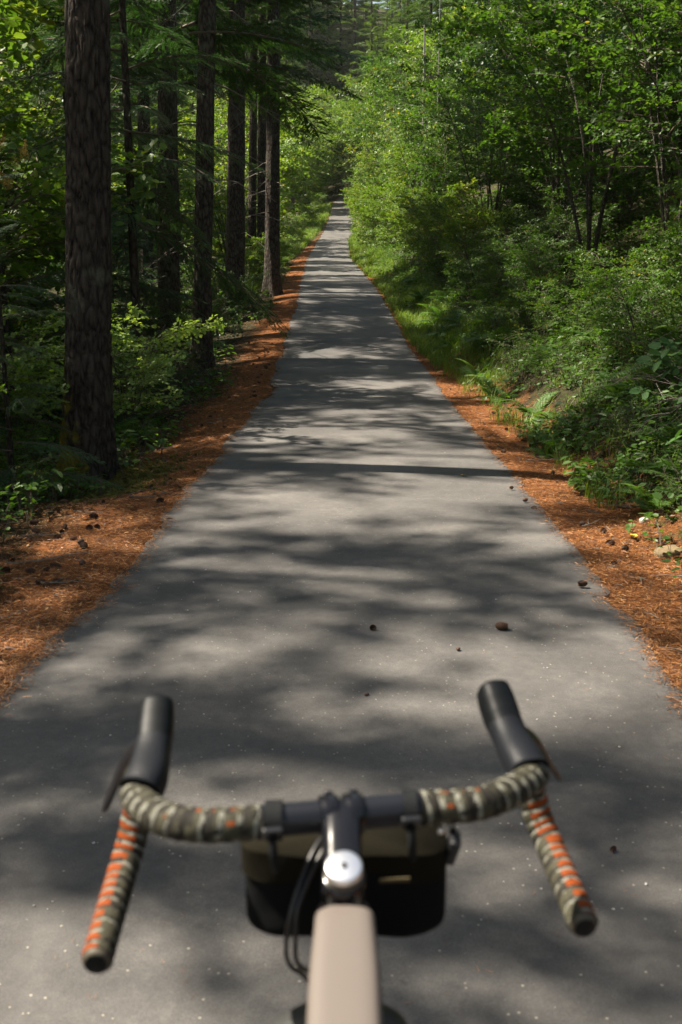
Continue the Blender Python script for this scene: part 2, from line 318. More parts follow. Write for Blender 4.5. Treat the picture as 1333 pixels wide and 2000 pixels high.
def conifer_bough(seed, L=2.4, tw_sp=0.09, st_sp=0.03, st_len=0.035, st_w=0.35, droop=0.22, wid=0.34, hang=0.25, side=0.85):
    """flat spray: axis along +X, side twigs in the XY plane with small needle strips, gently hanging"""
    rg = np.random.RandomState(seed); g = Geo()
    xs = np.linspace(0, 1, 9); ax = np.stack([xs * L, 0.05 * L * np.sin(xs * 3 + seed), -droop * L * xs ** 2 + 0.04 * L * np.sin(xs * 2)], -1)
    g.tube(ax, np.linspace(0.014, 0.003, 9) * L / 2.4 * 1.6, 4, 0)
    loc = []; d = []
    def ap(f): return np.array([np.interp(f, xs, ax[:, k]) for k in range(3)]).T
    nt_ = int(L / tw_sp)
    for i in range(nt_):
        f = 0.10 + 0.9 * (i + rg.rand() * 0.8) / nt_
        for sgn in (-1, 1):
            if rg.rand() < 0.08: continue
            tl = L * wid * (1 - f) ** 0.75 * (0.55 + 0.6 * rg.rand()) * min(1, 0.35 + f * 2.2) + 0.05
            a = R(48 + 18 * rg.rand()) * sgn; b0 = ap(f)
            n = max(3, int(tl / st_sp)); s = (np.arange(n) + 0.6) / n
            curve = a * (1 - 0.35 * s)
            px = b0[0] + tl * s * np.cos(curve); py = b0[1] + tl * s * np.sin(curve); pz = b0[2] - hang * tl * s ** 1.7 + 0.02 * rg.randn() 
            P = np.stack([px, py, pz], -1); g.tube(P[[0, n // 2, n - 1]], [0.0035, 0.0025, 0.001], 3, 0)
            for q in (-1, 1):
                aa = curve + q * R(42) * side; loc.append(P); sd_ = 1 - 0.5 * s
                d.append(np.stack([np.cos(aa), np.sin(aa), -0.25 + 0.25 * rg.randn(n)], -1) * sd_[:, None])
    loc = np.concatenate(loc); d = np.concatenate(d); n = len(loc)
    ln = np.linalg.norm(d, axis=1) * st_len * (0.75 + 0.5 * rg.rand(n))
    up = np.stack([0.25 * rg.randn(n), 0.25 * rg.randn(n), np.ones(n)], -1)
    X, Y, Z = frames(d, up); t = strip(st_w); t = (t[0], t[1], np.ones(1, int), t[3])
    g.stamp(t, loc, X, Y, Z, ln, np.clip(0.5 + 0.22 * rg.randn(n), 0, 1)); return g.arrays()
def leafy_branch(seed, L=1.2, ntw=12, lpt=8, ls=0.06, leaf=LEAF6, droop=0.1, spread=0.45, flat=0.6):
    rg = np.random.RandomState(seed); g = Geo(); xs = np.linspace(0, 1, 7)
    ax = np.stack([xs * L, 0.08 * L * np.sin(xs * 4 + seed), 0.15 * L * xs - droop * L * xs ** 2 * 2], -1)
    g.tube(ax, np.linspace(0.008, 0.002, 7) * max(0.6, L), 4, 0); loc = []; d = []
    for i in range(ntw):
        f = 0.15 + 0.85 * (i + rg.rand()) / ntw; b0 = np.array([np.interp(f, xs, ax[:, k]) for k in range(3)])
        az = rg.rand() * 2 * np.pi; tl = L * spread * (1.1 - 0.7 * f) * (0.5 + 0.7 * rg.rand())
        dr = unit(np.array([0.55 + 0.3 * rg.rand(), math.cos(az), flat * math.sin(az) * 0.7 + 0.08]))
        s = (np.arange(lpt) + 0.7) / lpt; P = b0 + dr * (tl * s)[:, None]; P[:, 2] -= 0.25 * tl * s ** 2
        g.tube(np.vstack([b0, P[lpt // 2], P[-1]]), [0.003, 0.002, 0.001], 3, 0)
        sg = np.where(np.arange(lpt) % 2, 1, -1)[:, None]; sidev = unit(np.cross(dr, [0, 0, 1.0])); 
        loc.append(P); d.append(dr * 0.7 + sidev * sg * (0.9 - 0.6 * s[:, None]) + 0.35 * rg.randn(lpt, 3) - np.array([0, 0, 0.15]))
    loc = np.concatenate(loc); d = np.concatenate(d); n = len(loc)
    up = np.stack([0.45 * rg.randn(n), 0.45 * rg.randn(n), np.ones(n)], -1); X, Y, Z = frames(d, up)
    t = (leaf[0], leaf[1], np.ones(len(leaf[1]), int), leaf[3])
    g.stamp(t, loc, X, Y, Z, ls * (0.6 + 0.7 * rg.rand(n)), np.clip(0.45 + 0.24 * rg.randn(n), 0, 1)); return g.arrays()
rng = np.random.RandomState(7)

FINE = [conifer_bough(s, 2.0, 0.060, 0.016, 0.042, 0.34, 0.26, 0.36, 0.5) for s in (1, 2)]
MID = [conifer_bough(10 + s, 2.4, 0.10, 0.034, 0.095, 0.30, 0.20, 0.38, 0.35) for s in range(3)]
FAR = [conifer_bough(20 + s, 2.4, 0.15, 0.060, 0.20, 0.34, 0.22, 0.42, 0.45) for s in range(3)]
BR_S = [leafy_branch(30 + s, 0.9, 11, 7, 0.060, LEAF6) for s in range(3)]
BR_M = [leafy_branch(40 + s, 1.3, 12, 7, 0.085, LEAFR) for s in range(3)]
BR_F = [leafy_branch(50 + s, 1.7, 11, 7, 0.125, LEAFR) for s in range(3)]
BR_T = [leafy_branch(60 + s, 0.7, 9, 6, 0.036, LEAFR) for s in range(2)]

def stamp_many(g, tpls, loc, d, up, scale, rg, jit=0.35):
    n = len(loc); ch = rg.randint(0, len(tpls), n); X, Y, Z = frames(d, up); a = rg.rand(n)
    sc_ = np.broadcast_to(scale, (n,))
    for k, t in enumerate(tpls):
        m = ch == k
        if m.any(): g.stamp(t, np.asarray(loc)[m], X[m], Y[m], Z[m], sc_[m], a[m], jit)
def conifer_crown(tpls, H, z0, n, l0, l1, seed, L=2.4, mats=None, pitch=0.05, skew=1.0, power=1.0):
    rg = np.random.RandomState(seed); g = Geo()
    f = ((np.arange(n) + rg.rand(n)) / n) ** skew; z = z0 + (H - z0) * f
    az = np.arange(n) * 2.399 + rg.randn(n) * 0.4
    ln = (l0 + (l1 - l0) * f ** power) * (0.65 + 0.55 * rg.rand(n)) / L
    el = pitch + 0.5 * f + 0.18 * rg.randn(n); d = np.stack([np.cos(az) * np.cos(el), np.sin(az) * np.cos(el), np.sin(el)], -1)
    up = np.stack([0.25 * rg.randn(n), 0.25 * rg.randn(n), np.ones(n)], -1)
    stamp_many(g, tpls, np.stack([0 * z, 0 * z, z], -1), d, up, ln, rg); return g.mesh('crown', mats or [M_TWIG, M_NEEDLE])
def trunk_mesh(H, r0, r1, seed, mat, sides=20, lean=(0, 0), flare=0.5, rows=60, amp=0.10, sway=0.0):
    rg = np.random.RandomState(seed); g = Geo()
    f = np.linspace(0, 1, rows) ** 1.6; z = f * H; an = np.arange(sides) * 2 * np.pi / sides
    rad = r0 + (r1 - r0) * f + r0 * flare * np.exp(-z / (r0 * 2.2))
    Z, A = np.meshgrid(z, an, indexing='ij'); k = sides / (2 * np.pi)
    wn = noise2(A * 3.2 + 50, Z * 1.1, seed) * 0.5 + noise2(np.where(A > np.pi, 2 * np.pi - A, A) * 5.5 + 9, Z * 1.6 + 4, seed + 1)
    if sides > 60:      # close trunk: long broken bark plates with deep furrows between them
        As = np.where(A > np.pi, 2 * np.pi - A, A) * r0
        warp = 0.05 * noise2(As * 9, Z * 2.2, seed + 7); r1_ = np.abs(noise2((As + warp) * 19, Z * 4.6, seed + 4)); r2_ = np.abs(noise2((As + warp) * 36 + 5, Z * 11, seed + 5))
        wn = wn * .6 - 1.0 * np.exp(-(r1_ / .09) ** 2) * .75 - .35 * np.exp(-(r2_ / .08) ** 2) + .25 * noise2(As * 60, Z * 22, seed + 6)
    root = 0.22 * np.cos(A * 4 + seed) * np.exp(-Z / (r0 * 2.0))
    rr = rad[:, None] * (1 + amp * wn + root)
    sx = lean[0] * z + sway * np.sin(z / H * 5 + seed); sy = lean[1] * z + sway * np.cos(z / H * 4 + seed)
    V = np.stack([rr * np.cos(A) + sx[:, None], rr * np.sin(A) + sy[:, None], Z - 0.25 * (Z == 0)], -1).reshape(-1, 3)
    i = np.arange(rows - 1)[:, None] * sides; j = np.arange(sides)[None]; q = (j + 1) % sides
    g.add(V, np.stack([i + j, i + q, i + sides + q, i + sides + j], -1).reshape(-1, 4))
    return g.mesh('trunk', [mat], True)
def branch_stubs(H, z0, z1, n, r, seed, ln=0.9):
    """dead lower limbs of a trunk, one mesh each"""
    rg = np.random.RandomState(seed); res = []
    for i in range(n):
        g = Geo(); z = z0 + (z1 - z0) * rg.rand(); az = rg.rand() * 6.28; l = ln * (0.4 + rg.rand()); xs = np.linspace(0, 1, 6)
        dz = 0.1 * rg.randn() - 0.15
        P = np.stack([math.cos(az) * (r * 0.6 + l * xs), math.sin(az) * (r * 0.6 + l * xs), z + l * (dz * xs - 0.25 * xs ** 2) + 0.02 * rg.randn(6)], -1)
        g.tube(P, np.linspace(0.016, 0.004, 6), 4)
        for k in range(3):
            b = P[2 + k]; e = b + np.array([math.cos(az + rg.randn() * .8), math.sin(az + rg.randn() * .8), -0.3 + 0.3 * rg.randn()]) * l * 0.35
            g.tube([b, (b + e) / 2 + 0.02 * rg.randn(3), e], [0.006, 0.004, 0.002], 3)
        res.append(g.mesh('dead_limb', [M_DEADL]))
    return res

# shared meshes
CROWN_HI = [conifer_crown(MID, 24, 6.5, 84, 3.8, 0.8, 100 + s) for s in range(2)]          # tall firs: foliage begins high
CROWN_THIN = [conifer_crown(MID, 24, 7.0, 44, 3.4, 0.8, 105 + s) for s in range(2)]
CROWN_FULL = [conifer_crown(MID, 14, 1.2, 75, 2.7, 0.4, 110 + s, pitch=-0.05) for s in range(2)]   # hemlock, branches to the ground
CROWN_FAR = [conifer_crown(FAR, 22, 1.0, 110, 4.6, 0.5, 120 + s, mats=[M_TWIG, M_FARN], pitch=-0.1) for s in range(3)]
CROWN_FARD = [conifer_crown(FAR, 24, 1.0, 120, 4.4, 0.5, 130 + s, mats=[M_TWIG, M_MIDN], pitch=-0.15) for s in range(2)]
CROWN_CEDAR = [conifer_crown(FINE, 6.5, 0.5, 46, 1.9, 0.35, 140 + s, L=2.0, mats=[M_TWIG, M_CEDAR], pitch=-0.05) for s in range(2)]
CROWN_HIGHCEDAR = conifer_crown(FINE, 11, 2.6, 52, 2.3, 0.4, 150, L=2.0, mats=[M_TWIG, M_CEDAR], pitch=-0.12)
TR_SMALL = trunk_mesh(14, 0.13, 0.02, 3, M_BARKD, 8, rows=20)
TR_FAR = trunk_mesh(23, 0.26, 0.03, 4, M_BARKD, 8, rows=20)
TR_CEDAR = trunk_mesh(6.5, 0.06, 0.01, 5, M_BARKD, 8, rows=20)

def plant(tpls, seed, H=3.0, nst=6, spread=0.5, leaf0=0.25, nb=60, bs=1.0, mats=None, rad=0.02, upw=0.35, top=0.0, lean=(0, 0)):
    """multi-stem broadleaf plant; returns stem mesh, foliage mesh"""
    rg = np.random.RandomState(seed); gs = Geo(); gf = Geo(); st = []
    for i in range(nst):
        az = i * 2.4 + rg.randn() * 0.5; h = H * (0.7 + 0.35 * rg.rand()); sp = spread * h * (0.3 + 0.9 * rg.rand()); xs = np.linspace(0, 1, 9)
        w_ = 0.03 * h
        P = np.stack([math.cos(az) * sp * xs ** 1.4 + 0.05 * math.cos(az) + w_ * np.sin(xs * 6 + rg.rand() * 6) * xs + lean[0] * h * xs ** 1.3,
                      math.sin(az) * sp * xs ** 1.4 + 0.05 * math.sin(az) + w_ * np.cos(xs * 5 + rg.rand() * 6) * xs + lean[1] * h * xs ** 1.3, h * (xs * 1.1 - 0.1 * xs ** 3) - 0.05], -1)
        gs.tube(P, rad * (1 - 0.8 * xs) * (0.7 + 0.6 * rg.rand()), 5); st.append(P)
    loc = []; d = []
    for i in range(nb):
        P = st[rg.randint(nst)]; f = leaf0 + (1 - leaf0) * rg.rand() ** 0.8; b = np.array([np.interp(f, np.linspace(0, 1, 9), P[:, k]) for k in range(3)])
        o = np.array([b[0], b[1], 0]); az = math.atan2(b[1], b[0]) + rg.randn() * 1.1
        loc.append(b); d.append([math.cos(az), math.sin(az), upw * (0.3 + rg.rand()) - 0.15 + f * 0.25])
    loc = np.array(loc); n = len(loc); up = np.stack([0.3 * rg.randn(n), 0.3 * rg.randn(n), np.ones(n)], -1)
    stamp_many(gf, tpls, loc, np.array(d), up, bs * (0.6 + 0.6 * rg.rand(n)), rg)
    return gs.mesh('stem', [M_STEM]), gf.mesh('foliage', mats or [M_TWIG, M_LEAF])
P_MAPLE = [plant(BR_M, 200 + s, 6.2, 7, 0.34, 0.36, 130, 1.0, rad=0.035, mats=[M_TWIG, M_LEAF]) for s in range(3)]
P_TALL = [plant(BR_F, 280 + s, 13.5, 4, 0.30, 0.50, 62, .85, rad=0.12) for s in range(3)]
P_BANK = [plant(BR_M, 290 + s, 2.4, 9, 0.5, 0.08, 72, .82, rad=0.014) for s in range(3)]
P_BUSH = [plant(BR_S, 210 + s, 2.3, 9, 0.45, 0.12, 95, 1.0, rad=0.014) for s in range(3)]
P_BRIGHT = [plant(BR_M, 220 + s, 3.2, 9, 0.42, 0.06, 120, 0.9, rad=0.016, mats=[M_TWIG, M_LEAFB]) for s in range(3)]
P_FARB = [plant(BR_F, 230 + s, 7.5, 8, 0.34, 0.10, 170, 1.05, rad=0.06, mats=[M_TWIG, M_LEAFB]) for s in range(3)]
P_FARG = [plant(BR_F, 240 + s, 7.5, 8, 0.34, 0.10, 170, 1.05, rad=0.06) for s in range(2)]
P_LOW = [plant(BR_T, 250 + s, 0.75, 9, 0.6, 0.1, 34, 0.55, rad=0.006) for s in range(3)]
P_GLOSS = [plant(BR_M, 260 + s, 1.35, 9, 0.42, 0.12, 70, 0.5, rad=0.009, mats=[M_TWIG, M_LEAFP]) for s in range(2)]

ORD = ['first', 'second', 'third', 'fourth', 'fifth', 'sixth', 'seventh', 'eighth', 'ninth', 'tenth', 'eleventh', 'twelfth', 'thirteenth', 'fourteenth', 'fifteenth', 'sixteenth',
       'seventeenth', 'eighteenth', 'nineteenth', 'twentieth'] + [a + b for a in ('twenty-', 'thirty-', 'forty-', 'fifty-', 'sixty-') for b in ('first', 'second', 'third', 'fourth', 'fifth', 'sixth', 'seventh', 'eighth', 'ninth')]
def put_plant(name, pair, x, y, s, label, cat, group, rz=None, rg=random.Random(5)):
    t = thing(name, label, cat, (x, y, float(gz(x, y)) - 0.03), group, rg.uniform(0, 6.28) if rz is None else rz, s)
    link('stem', pair[0], t); link('foliage', pair[1], t); return t
def put_tree(name, trunk, crown, x, y, s, label, cat, group, rz=0.0, extra=None, z=None, cz=0.0, crz=0.0):
    t = thing(name, label, cat, (x, y, float(gz(x, y)) - 0.05 if z is None else z), group, rz, s)
    link('trunk', trunk, t)
    if crown is not None:
        c = link('crown', crown, t, (0, 0, cz)); c.rotation_euler.z = crz
    for e_ in extra or (): link('dead_limb', e_, t)
    return t

# ------------------------------------------------------------------ the big firs left of the path
def at(u, d): return (u - 666.5) / 1944.0 * d, d * 0.99
LT = [  # photo column, depth, diameter, crown?, label
 (168, 9.1, 0.41, 0, 'huge dark fir trunk with mossy foot, nearest on the left', 1),
 (398, 19.5, 0.36, 1, 'slim near-black straight trunk behind the leafy shrub beside the needle strip', 0),
 (338, 24.0, 0.50, 0, 'fir trunk with a sunlit left flank behind drooping cedar sprays', 0),
 (300, 30.0, 0.40, 1, 'dim trunk half hidden in the dark gap right of the mossy fir', 0),
 (466, 33.0, 0.60, 0, 'thick dark trunk flared at its foot above low green brush', 0),
 (498, 40.0, 0.34, 1, 'thin dark trunk between the flared trunk and the twin trunks', 0),
 (516, 38.0, 0.34, 0, 'left and slimmer trunk of the close pair by the path', 0),
 (536, 34.5, 0.50, 1, 'straight trunk with a sunlit left side, last big fir by the path', 0)]
for i, (u, d, dia, ci, lab, moss) in enumerate(LT):
    x, y = at(u, d); near = d < 12
    tm = trunk_mesh(25, dia / 2, dia / 5, 300 + i, M_BARKM if near else M_BARK, 200 if near else 32, ((0.055, 0.048, 0.03, 0.02, 0.03, 0.03, 0.022, 0.022)[i], 0), 0.34 if near else 0.4, 1100 if near else 120, 0.11)
    t = put_tree('fir_tree', tm, CROWN_HI[ci], x, y, 1.0, lab, 'fir tree', 'tall firs lining the left of the path', rz=0, cz=1.0 if near else -1.5 + 0.5 * (i % 3) + (0, 0, 0, 1, 1, 2.5, 2.5, 3.4)[i], crz=i * 1.3)
    for e_ in branch_stubs(25, 3.6 if near else 1.6, 9, 4 if near else 14, dia / 2, 400 + i, 0.5 if near else 1.4): link('dead_limb', e_, t).location.x = (0.055, 0.048, 0.03, 0.02, 0.03, 0.03, 0.022, 0.022)[i] * 4
# canopy firs standing outside the frame or behind the others: they shade the path
SH = [(-9, -8, 1), (-14, 5.5, 1.1),  (-10.5, 19, 1.1), (-12, 25, 1.15), (-9.5, 29, 1.05),  (-12.5, 34, 1.1), (-8.5, 37, 1.0), (-15, 41, 1.2), (-19, 32, 1.2)]
SHT = [trunk_mesh(25, r, r * 0.4, 330 + k, M_BARKD if k else M_BARK, 16, (0.003, 0), 0.4, 50) for k, r in enumerate((0.20, 0.27, 0.15))]
STUB = [branch_stubs(25, 1.5, 9, 14, 0.2, 450 + k, 1.4) for k in range(2)]
for i, (x, y, s) in enumerate(SH):
    put_tree('fir_tree', SHT[i % 3], CROWN_THIN[i % 2], x, y, s, 'dark fir trunk deep in the shade of the left wood, %s from the camera' % ORD[i], 'fir tree', 'shaded firs in the left wood', rz=i * 1.7, extra=STUB[i % 2])

for i, (x, y, s) in enumerate([(-8.4, -2.6, 1.0), (-10.6, -.9, 1.0), (-8.8, .6, 1.0), (-10.4, 2.1, 1.05), (-8.5, 3.4, .95), (-10.3, 5.0, 1.0), (-8.9, 6.4, 1.0), (-10.6, 8.2, 1.1), (-9.0, 9.9, 1.05), (-11.2, 12.4, 1.2), (-12.3, 10.6, 1.4), (-9.6, 14.6, 1.1), (-13.6, 11.4, 1.5), (-9.4, 11.4, 1.1)]):  # unseen maples, added so that their crowns dapple the path
    t = thing('shade_maple', 'unseen tall maple added left of the view to dapple the path, %s from the camera' % ORD[i], 'maple tree', (x, y, float(gz(x, y)) - .05), 'unseen maples added to shade the path', i * 1.9, s)
    link('stem', P_TALL[i % 3][0], t); link('foliage', P_TALL[i % 3][1], t)
# hemlocks and cedars with foliage down to eye level
CE = [(-4.3, 13.0, .9, 'low young cedar hidden behind the sunlit glossy shrub'),
      (-3.9, 17.0, 1.1, 'young cedar with flat sprays right behind the slim black trunk'),
      (-2.72, 8.1, 0.46, 'feathery bright green young cedar leaning over the mossy fir trunk'),
      (-4.2, 9.4, 0.5, 'low feathery cedar at the left edge behind the mossy fir'),
      (-5.6, 21.5, 1.2, 'shaded cedar filling the gap between the slim black trunk and its neighbour'),
      (-4.9, 27.5, .8, 'small cedar beside the thick flared trunk'),
      (-7.4, 12.2, 1.15, 'cedar with long drooping boughs at the far left')]
for i, (x, y, s, lab) in enumerate(CE):
    put_tree('cedar_tree', TR_CEDAR, CROWN_CEDAR[i % 2], x, y, s, lab, 'cedar tree', 'young cedars under the left firs', rz=i * 2.1)
put_tree('cedar_tree', trunk_mesh(11, .075, .015, 6, M_BARKD, 8, rows=20), CROWN_HIGHCEDAR, -2.95, 14.6, 1.0, 'cedar with drooping grey-green sprays between the mossy fir and the slim black trunk', 'cedar tree', 'young cedars under the left firs')
put_tree('cedar_tree', trunk_mesh(11, .075, .015, 7, M_BARKD, 8, rows=20), CROWN_HIGHCEDAR, -4.4, 19.0, 1.15, 'taller cedar with drooping sprays behind the slim black trunk', 'cedar tree', 'young cedars under the left firs', rz=2.2)
HE = [(-7.0, 18, 0.8), (-8.5, 24, 0.9), (-6.3, 31, 0.85), (-6.0, 38, 1.0), (-11, 17, 1.0), (-13, 29, 1.1), (-9.5, 42, 1.1), (-8.2, 13.0, .8), (-16, 37, 1.2), (-12, 50, 1.2)]
for i, (x, y, s) in enumerate(HE):
    put_tree('hemlock_tree', TR_SMALL, CROWN_FULL[i % 2], x, y, s, 'dusky hemlock among the left trunks with branches to the ground, %s from the camera' % ORD[i], 'hemlock tree', 'hemlocks among the left trunks', rz=i * 2.3)

# ------------------------------------------------------------------ broadleaf shrubs on the left
G = 'shrubs under the left trees'
put_plant('shrub', P_GLOSS[0], -2.5, 11.6, 1.05, 'sunlit glossy-leaved shrub right of the mossy fir trunk', 'shrub', G)
put_plant('shrub', P_GLOSS[1], -2.85, 12.7, .9, 'smaller glossy shrub tucked behind the sunlit one by the mossy fir', 'shrub', G)
LS = [(-3.2, 8.6, .5, P_BRIGHT[1], 'leafy bush crowding the left side of the mossy fir'), (-3.2, 7.0, .42, P_BRIGHT[2], 'green bush at the lower left edge with bare stems below'),
      (-4.9, 10.8, .75, P_BRIGHT[0], 'bright leafy bush above the lower left edge'), (-5.2, 13.6, 1.5, P_BRIGHT[1], 'tall light green bush at the left edge with faded blossoms'),
      (-4.2, 14.5, .8, P_BUSH[2], 'dim bush between mossy fir and glossy shrub'), (-3.7, 21.5, .6, P_BUSH[0], 'low brush at the foot of the slim black trunk'),
      (-3.6, 27.5, .55, P_BUSH[1], 'low brush in front of the thick flared trunk'), (-3.1, 31, .5, P_BUSH[2], 'small bush left of the twin trunks'),
      (-2.75, 35.5, .55, P_BRIGHT[2], 'small bush wrapped round the last big fir'), (-4.5, 25, 1.0, P_BUSH[0], 'shaded bush between slim black trunk and flared trunk'),
      (-6.5, 16.5, 1.6, P_BUSH[1], 'tall shaded bush deep behind the mossy fir')]
for i, (x, y, s, p, lab) in enumerate(LS): put_plant('shrub', p, x, y, s, lab, 'shrub', G)
rr = random.Random(11)
k = 0
for (x, y, s, kind) in [(-3.3, 42, .7, 0), (-3.4, 49, .8, 1), (-4.6, 56, 1.0, 0), (-6.4, 67, 1.2, 0), (-7.2, 83, 1.2, 0), (-6.2, 103, 1.2, 0), (-4.6, 124, 1.3, 0), (-3.9, 136, 1.3, 0), (-3.6, 148, 1.4, 1), (-7, 155, 1.6, 1), (-2.5, 166, 1.6, 0)]:
    pr = P_FARB[k % 3]; s2 = s * 1.25
    put_plant('roadside_tree', pr, x - 1.2, y, s2, 'sunlit light green broadleaf tree left of the far path, %s along the row' % ORD[k], 'broadleaf tree', 'sunlit trees left of the far path'); k += 1
k = 0
for y in (17, 23, 29, 35, 42, 50, 58, 68, 80, 95):
    for q in range(3):
        x = -(0.20 + 0.13 * q) * y - 4.2 + rr.uniform(-1, 1); yy = y + rr.uniform(-2.5, 2.5)
        put_plant('understory_tree', P_FARB[k % 3], x, yy, rr.uniform(.75, 1.15), 'green leafy tree glimpsed through the left trunks, %s by depth' % ORD[k], 'broadleaf tree', 'leafy trees seen through the left trunks'); k += 1

# ------------------------------------------------------------------ right bank
G = 'leafy trees on the right bank'
RT = [(4.6, 8.6, .80), (5.9, 10.6, 1.0), (4.3, 12.2, .85), (6.6, 13.8, 1.1), (5.0, 15.6, .95), (7.8, 16.8, 1.15), (4.6, 19.0, .95), (6.6, 20.5, 1.1), (4.9, 23.2, 1.0), (8.6, 23.5, 1.2), (5.6, 27, 1.0), (4.3, 30.0, .85), (7.2, 31, 1.1), (5.2, 35, .95), (9.5, 34, 1.25), (6.4, 39.5, 1.05), (4.6, 43, .85), (8.6, 44, 1.2), (11, 19, 1.3), (12, 28, 1.3), (6.8, 7.2, 1.0)]
for i, (x, y, s) in enumerate(RT):
    put_plant('vine_maple', P_MAPLE[i % 3], x, y, s, 'shady multi-stemmed maple on the right bank, %s from the camera' % ORD[i], 'maple tree', G)
RB = [(3.5, 8.2, .45, 'B'), (3.9, 9.6, .6, 'B'), (3.3, 11.0, .4, 'B'), (3.1, 16.4, .42, 'B'), (3.3, 21, .55, 'S'), (3.3, 24.5, .6, 'B'), (3.2, 27.5, .7, 'R'), (3.2, 31, .7, 'R'), (2.9, 34.5, .65, 'R'), (3.0, 38, .8, 'R'), (2.7, 42, .8, 'R'), (2.6, 46.5, .9, 'R'), (2.3, 51, .9, 'R'), (2.2, 56, 1.0, 'R'), (2.0, 62, 1.05, 'R'), (2.0, 69, 1.1, 'R'), (2.0, 77, 1.2, 'R'), (2.2, 86, 1.2, 'R'), (2.6, 96, 1.3, 'R'), (3.0, 108, 1.4, 'R')]
for i, (x, y, s, kd) in enumerate(RB):
    if kd == 'R': x += .35 if y < 60 else .2
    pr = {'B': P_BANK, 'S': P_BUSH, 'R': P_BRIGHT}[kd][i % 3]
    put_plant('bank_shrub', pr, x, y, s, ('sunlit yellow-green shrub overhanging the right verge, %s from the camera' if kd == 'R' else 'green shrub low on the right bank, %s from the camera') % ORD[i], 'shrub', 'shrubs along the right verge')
for i, (x, y, s) in enumerate([(4.6, 50, .8), (4.3, 57, .8), (4.4, 66, .9), (4.0, 76, .9), (4.6, 88, 1.0), (5.5, 100, 1.1), (6.5, 114, 1.1), (7, 40, .9), (9, 52, 1.1), (10, 64, 1.2), (11, 78, 1.2), (13, 92, 1.2)]):
    put_plant('bank_tree', (P_FARB if i % 2 else P_FARG)[i % 2], x, y, s, 'tall broadleaf tree above the right verge shrubs, %s from the camera' % ORD[i], 'broadleaf tree', 'trees above the right verge')
k = 0
for (x, y, s) in [(2.9, 6.9, .36), (3.7, 7.4, .5), (3.7, 8.9, .6), (3.0, 9.7, .36), (3.4, 10.4, .5), (3.9, 11.2, .62), (2.95, 11.9, .38), (3.5, 12.4, .55), (2.8, 13.6, .34), (3.3, 14.3, .5), (2.9, 15.8, .4), (2.85, 18.4, .4), (3.4, 19.6, .6), (2.8, 21.4, .42), (3.6, 23.0, .7), (2.7, 25.4, .45), (3.1, 29, .55)]:
    if 9.5 < y < 26: x += .45; s *= .85
    put_plant('bank_bush', P_BANK[k % 3], x, y, s, 'dense green bush covering the right bank slope, %s from the camera' % ORD[k], 'shrub', 'bushes covering the right bank'); k += 1
k = 0
for (x, y, s) in [(5.6, 9.5, .9), (6.8, 11.6, 1.1), (8.2, 14, 1.3), (6.2, 17.2, 1.1), (8.0, 19.5, 1.3), (6.0, 22.0, 1.1), (9.5, 22.5, 1.4), (6.6, 25.5, 1.2), (5.6, 30, 1.0), (8.8, 28.5, 1.4), (6.4, 33.5, 1.2), (10.5, 26, 1.5), (11.5, 33, 1.6), (7.8, 37.5, 1.3), (4.9, 8.0, .6), (7.6, 9.3, 1.2), (9.6, 16.6, 1.4), (11.6, 21.5, 1.6), (4.5, 21.0, .7)]:
    put_plant('shaded_shrub', (P_BANK if k % 3 else P_BUSH)[k % 3], x, y, s, 'shaded green shrub growing between the maple stems, %s by depth' % ORD[k], 'shrub', 'shrubs beneath the right maples'); k += 1
k = 0
for y in (38.5, 42, 45.5, 49, 53, 57.5, 62, 67, 72.5, 78.5, 85, 92, 100, 109, 119, 130):
    put_plant('verge_bush', P_BRIGHT[k % 3], float(xc(y)) - 2.55 - .5 * (k % 3) - .004 * y, y, .42 + .06 * (k % 3) + .002 * y, 'low bright bush on the far left verge, %s from the camera' % ORD[k], 'shrub', 'low bushes along the far left verge'); k += 1
# undergrowth shrubs close to the camera, right
k = 0
for (x, y, s) in [(2.35, 6.6, .42), (2.75, 7.3, .6), (2.5, 8.4, .55), (3.0, 9.0, .8), (2.6, 10.2, .7), (3.1, 11.6, .8), (2.7, 12.8, .7), (2.55, 14.6, .8), (3.0, 15.4, .9), (2.8, 17.8, .9), (2.6, 20, .8), (2.95, 22.5, 1.0), (2.2, 5.9, .35), (2.45, 6.0, .5)]:
    put_plant('low_plant', P_LOW[k % 3], x, y, s, 'knee-high small-leaved plant on the right bank, %s from the camera' % ORD[k], 'plant', 'low plants on the right bank'); k += 1
k = 0
for (x, y, s) in [(-2.9, 6.3, .7), (-2.65, 7.5, .6), (-3.1, 10.2, .7), (-2.35, 11.0, .55), (-2.8, 15.4, .9), (-2.9, 17.4, .8), (-3.0, 19, .8), (-3.2, 23, 1.0), (-3.1, 25.5, 1.0), (-2.6, 29.5, .8), (-2.9, 5.7, .5)]:
    put_plant('low_plant', P_LOW[k % 3], x, y, s, 'low leafy plant in the left shade, %s from the camera' % ORD[k], 'plant', 'low plants under the left trees'); k += 1

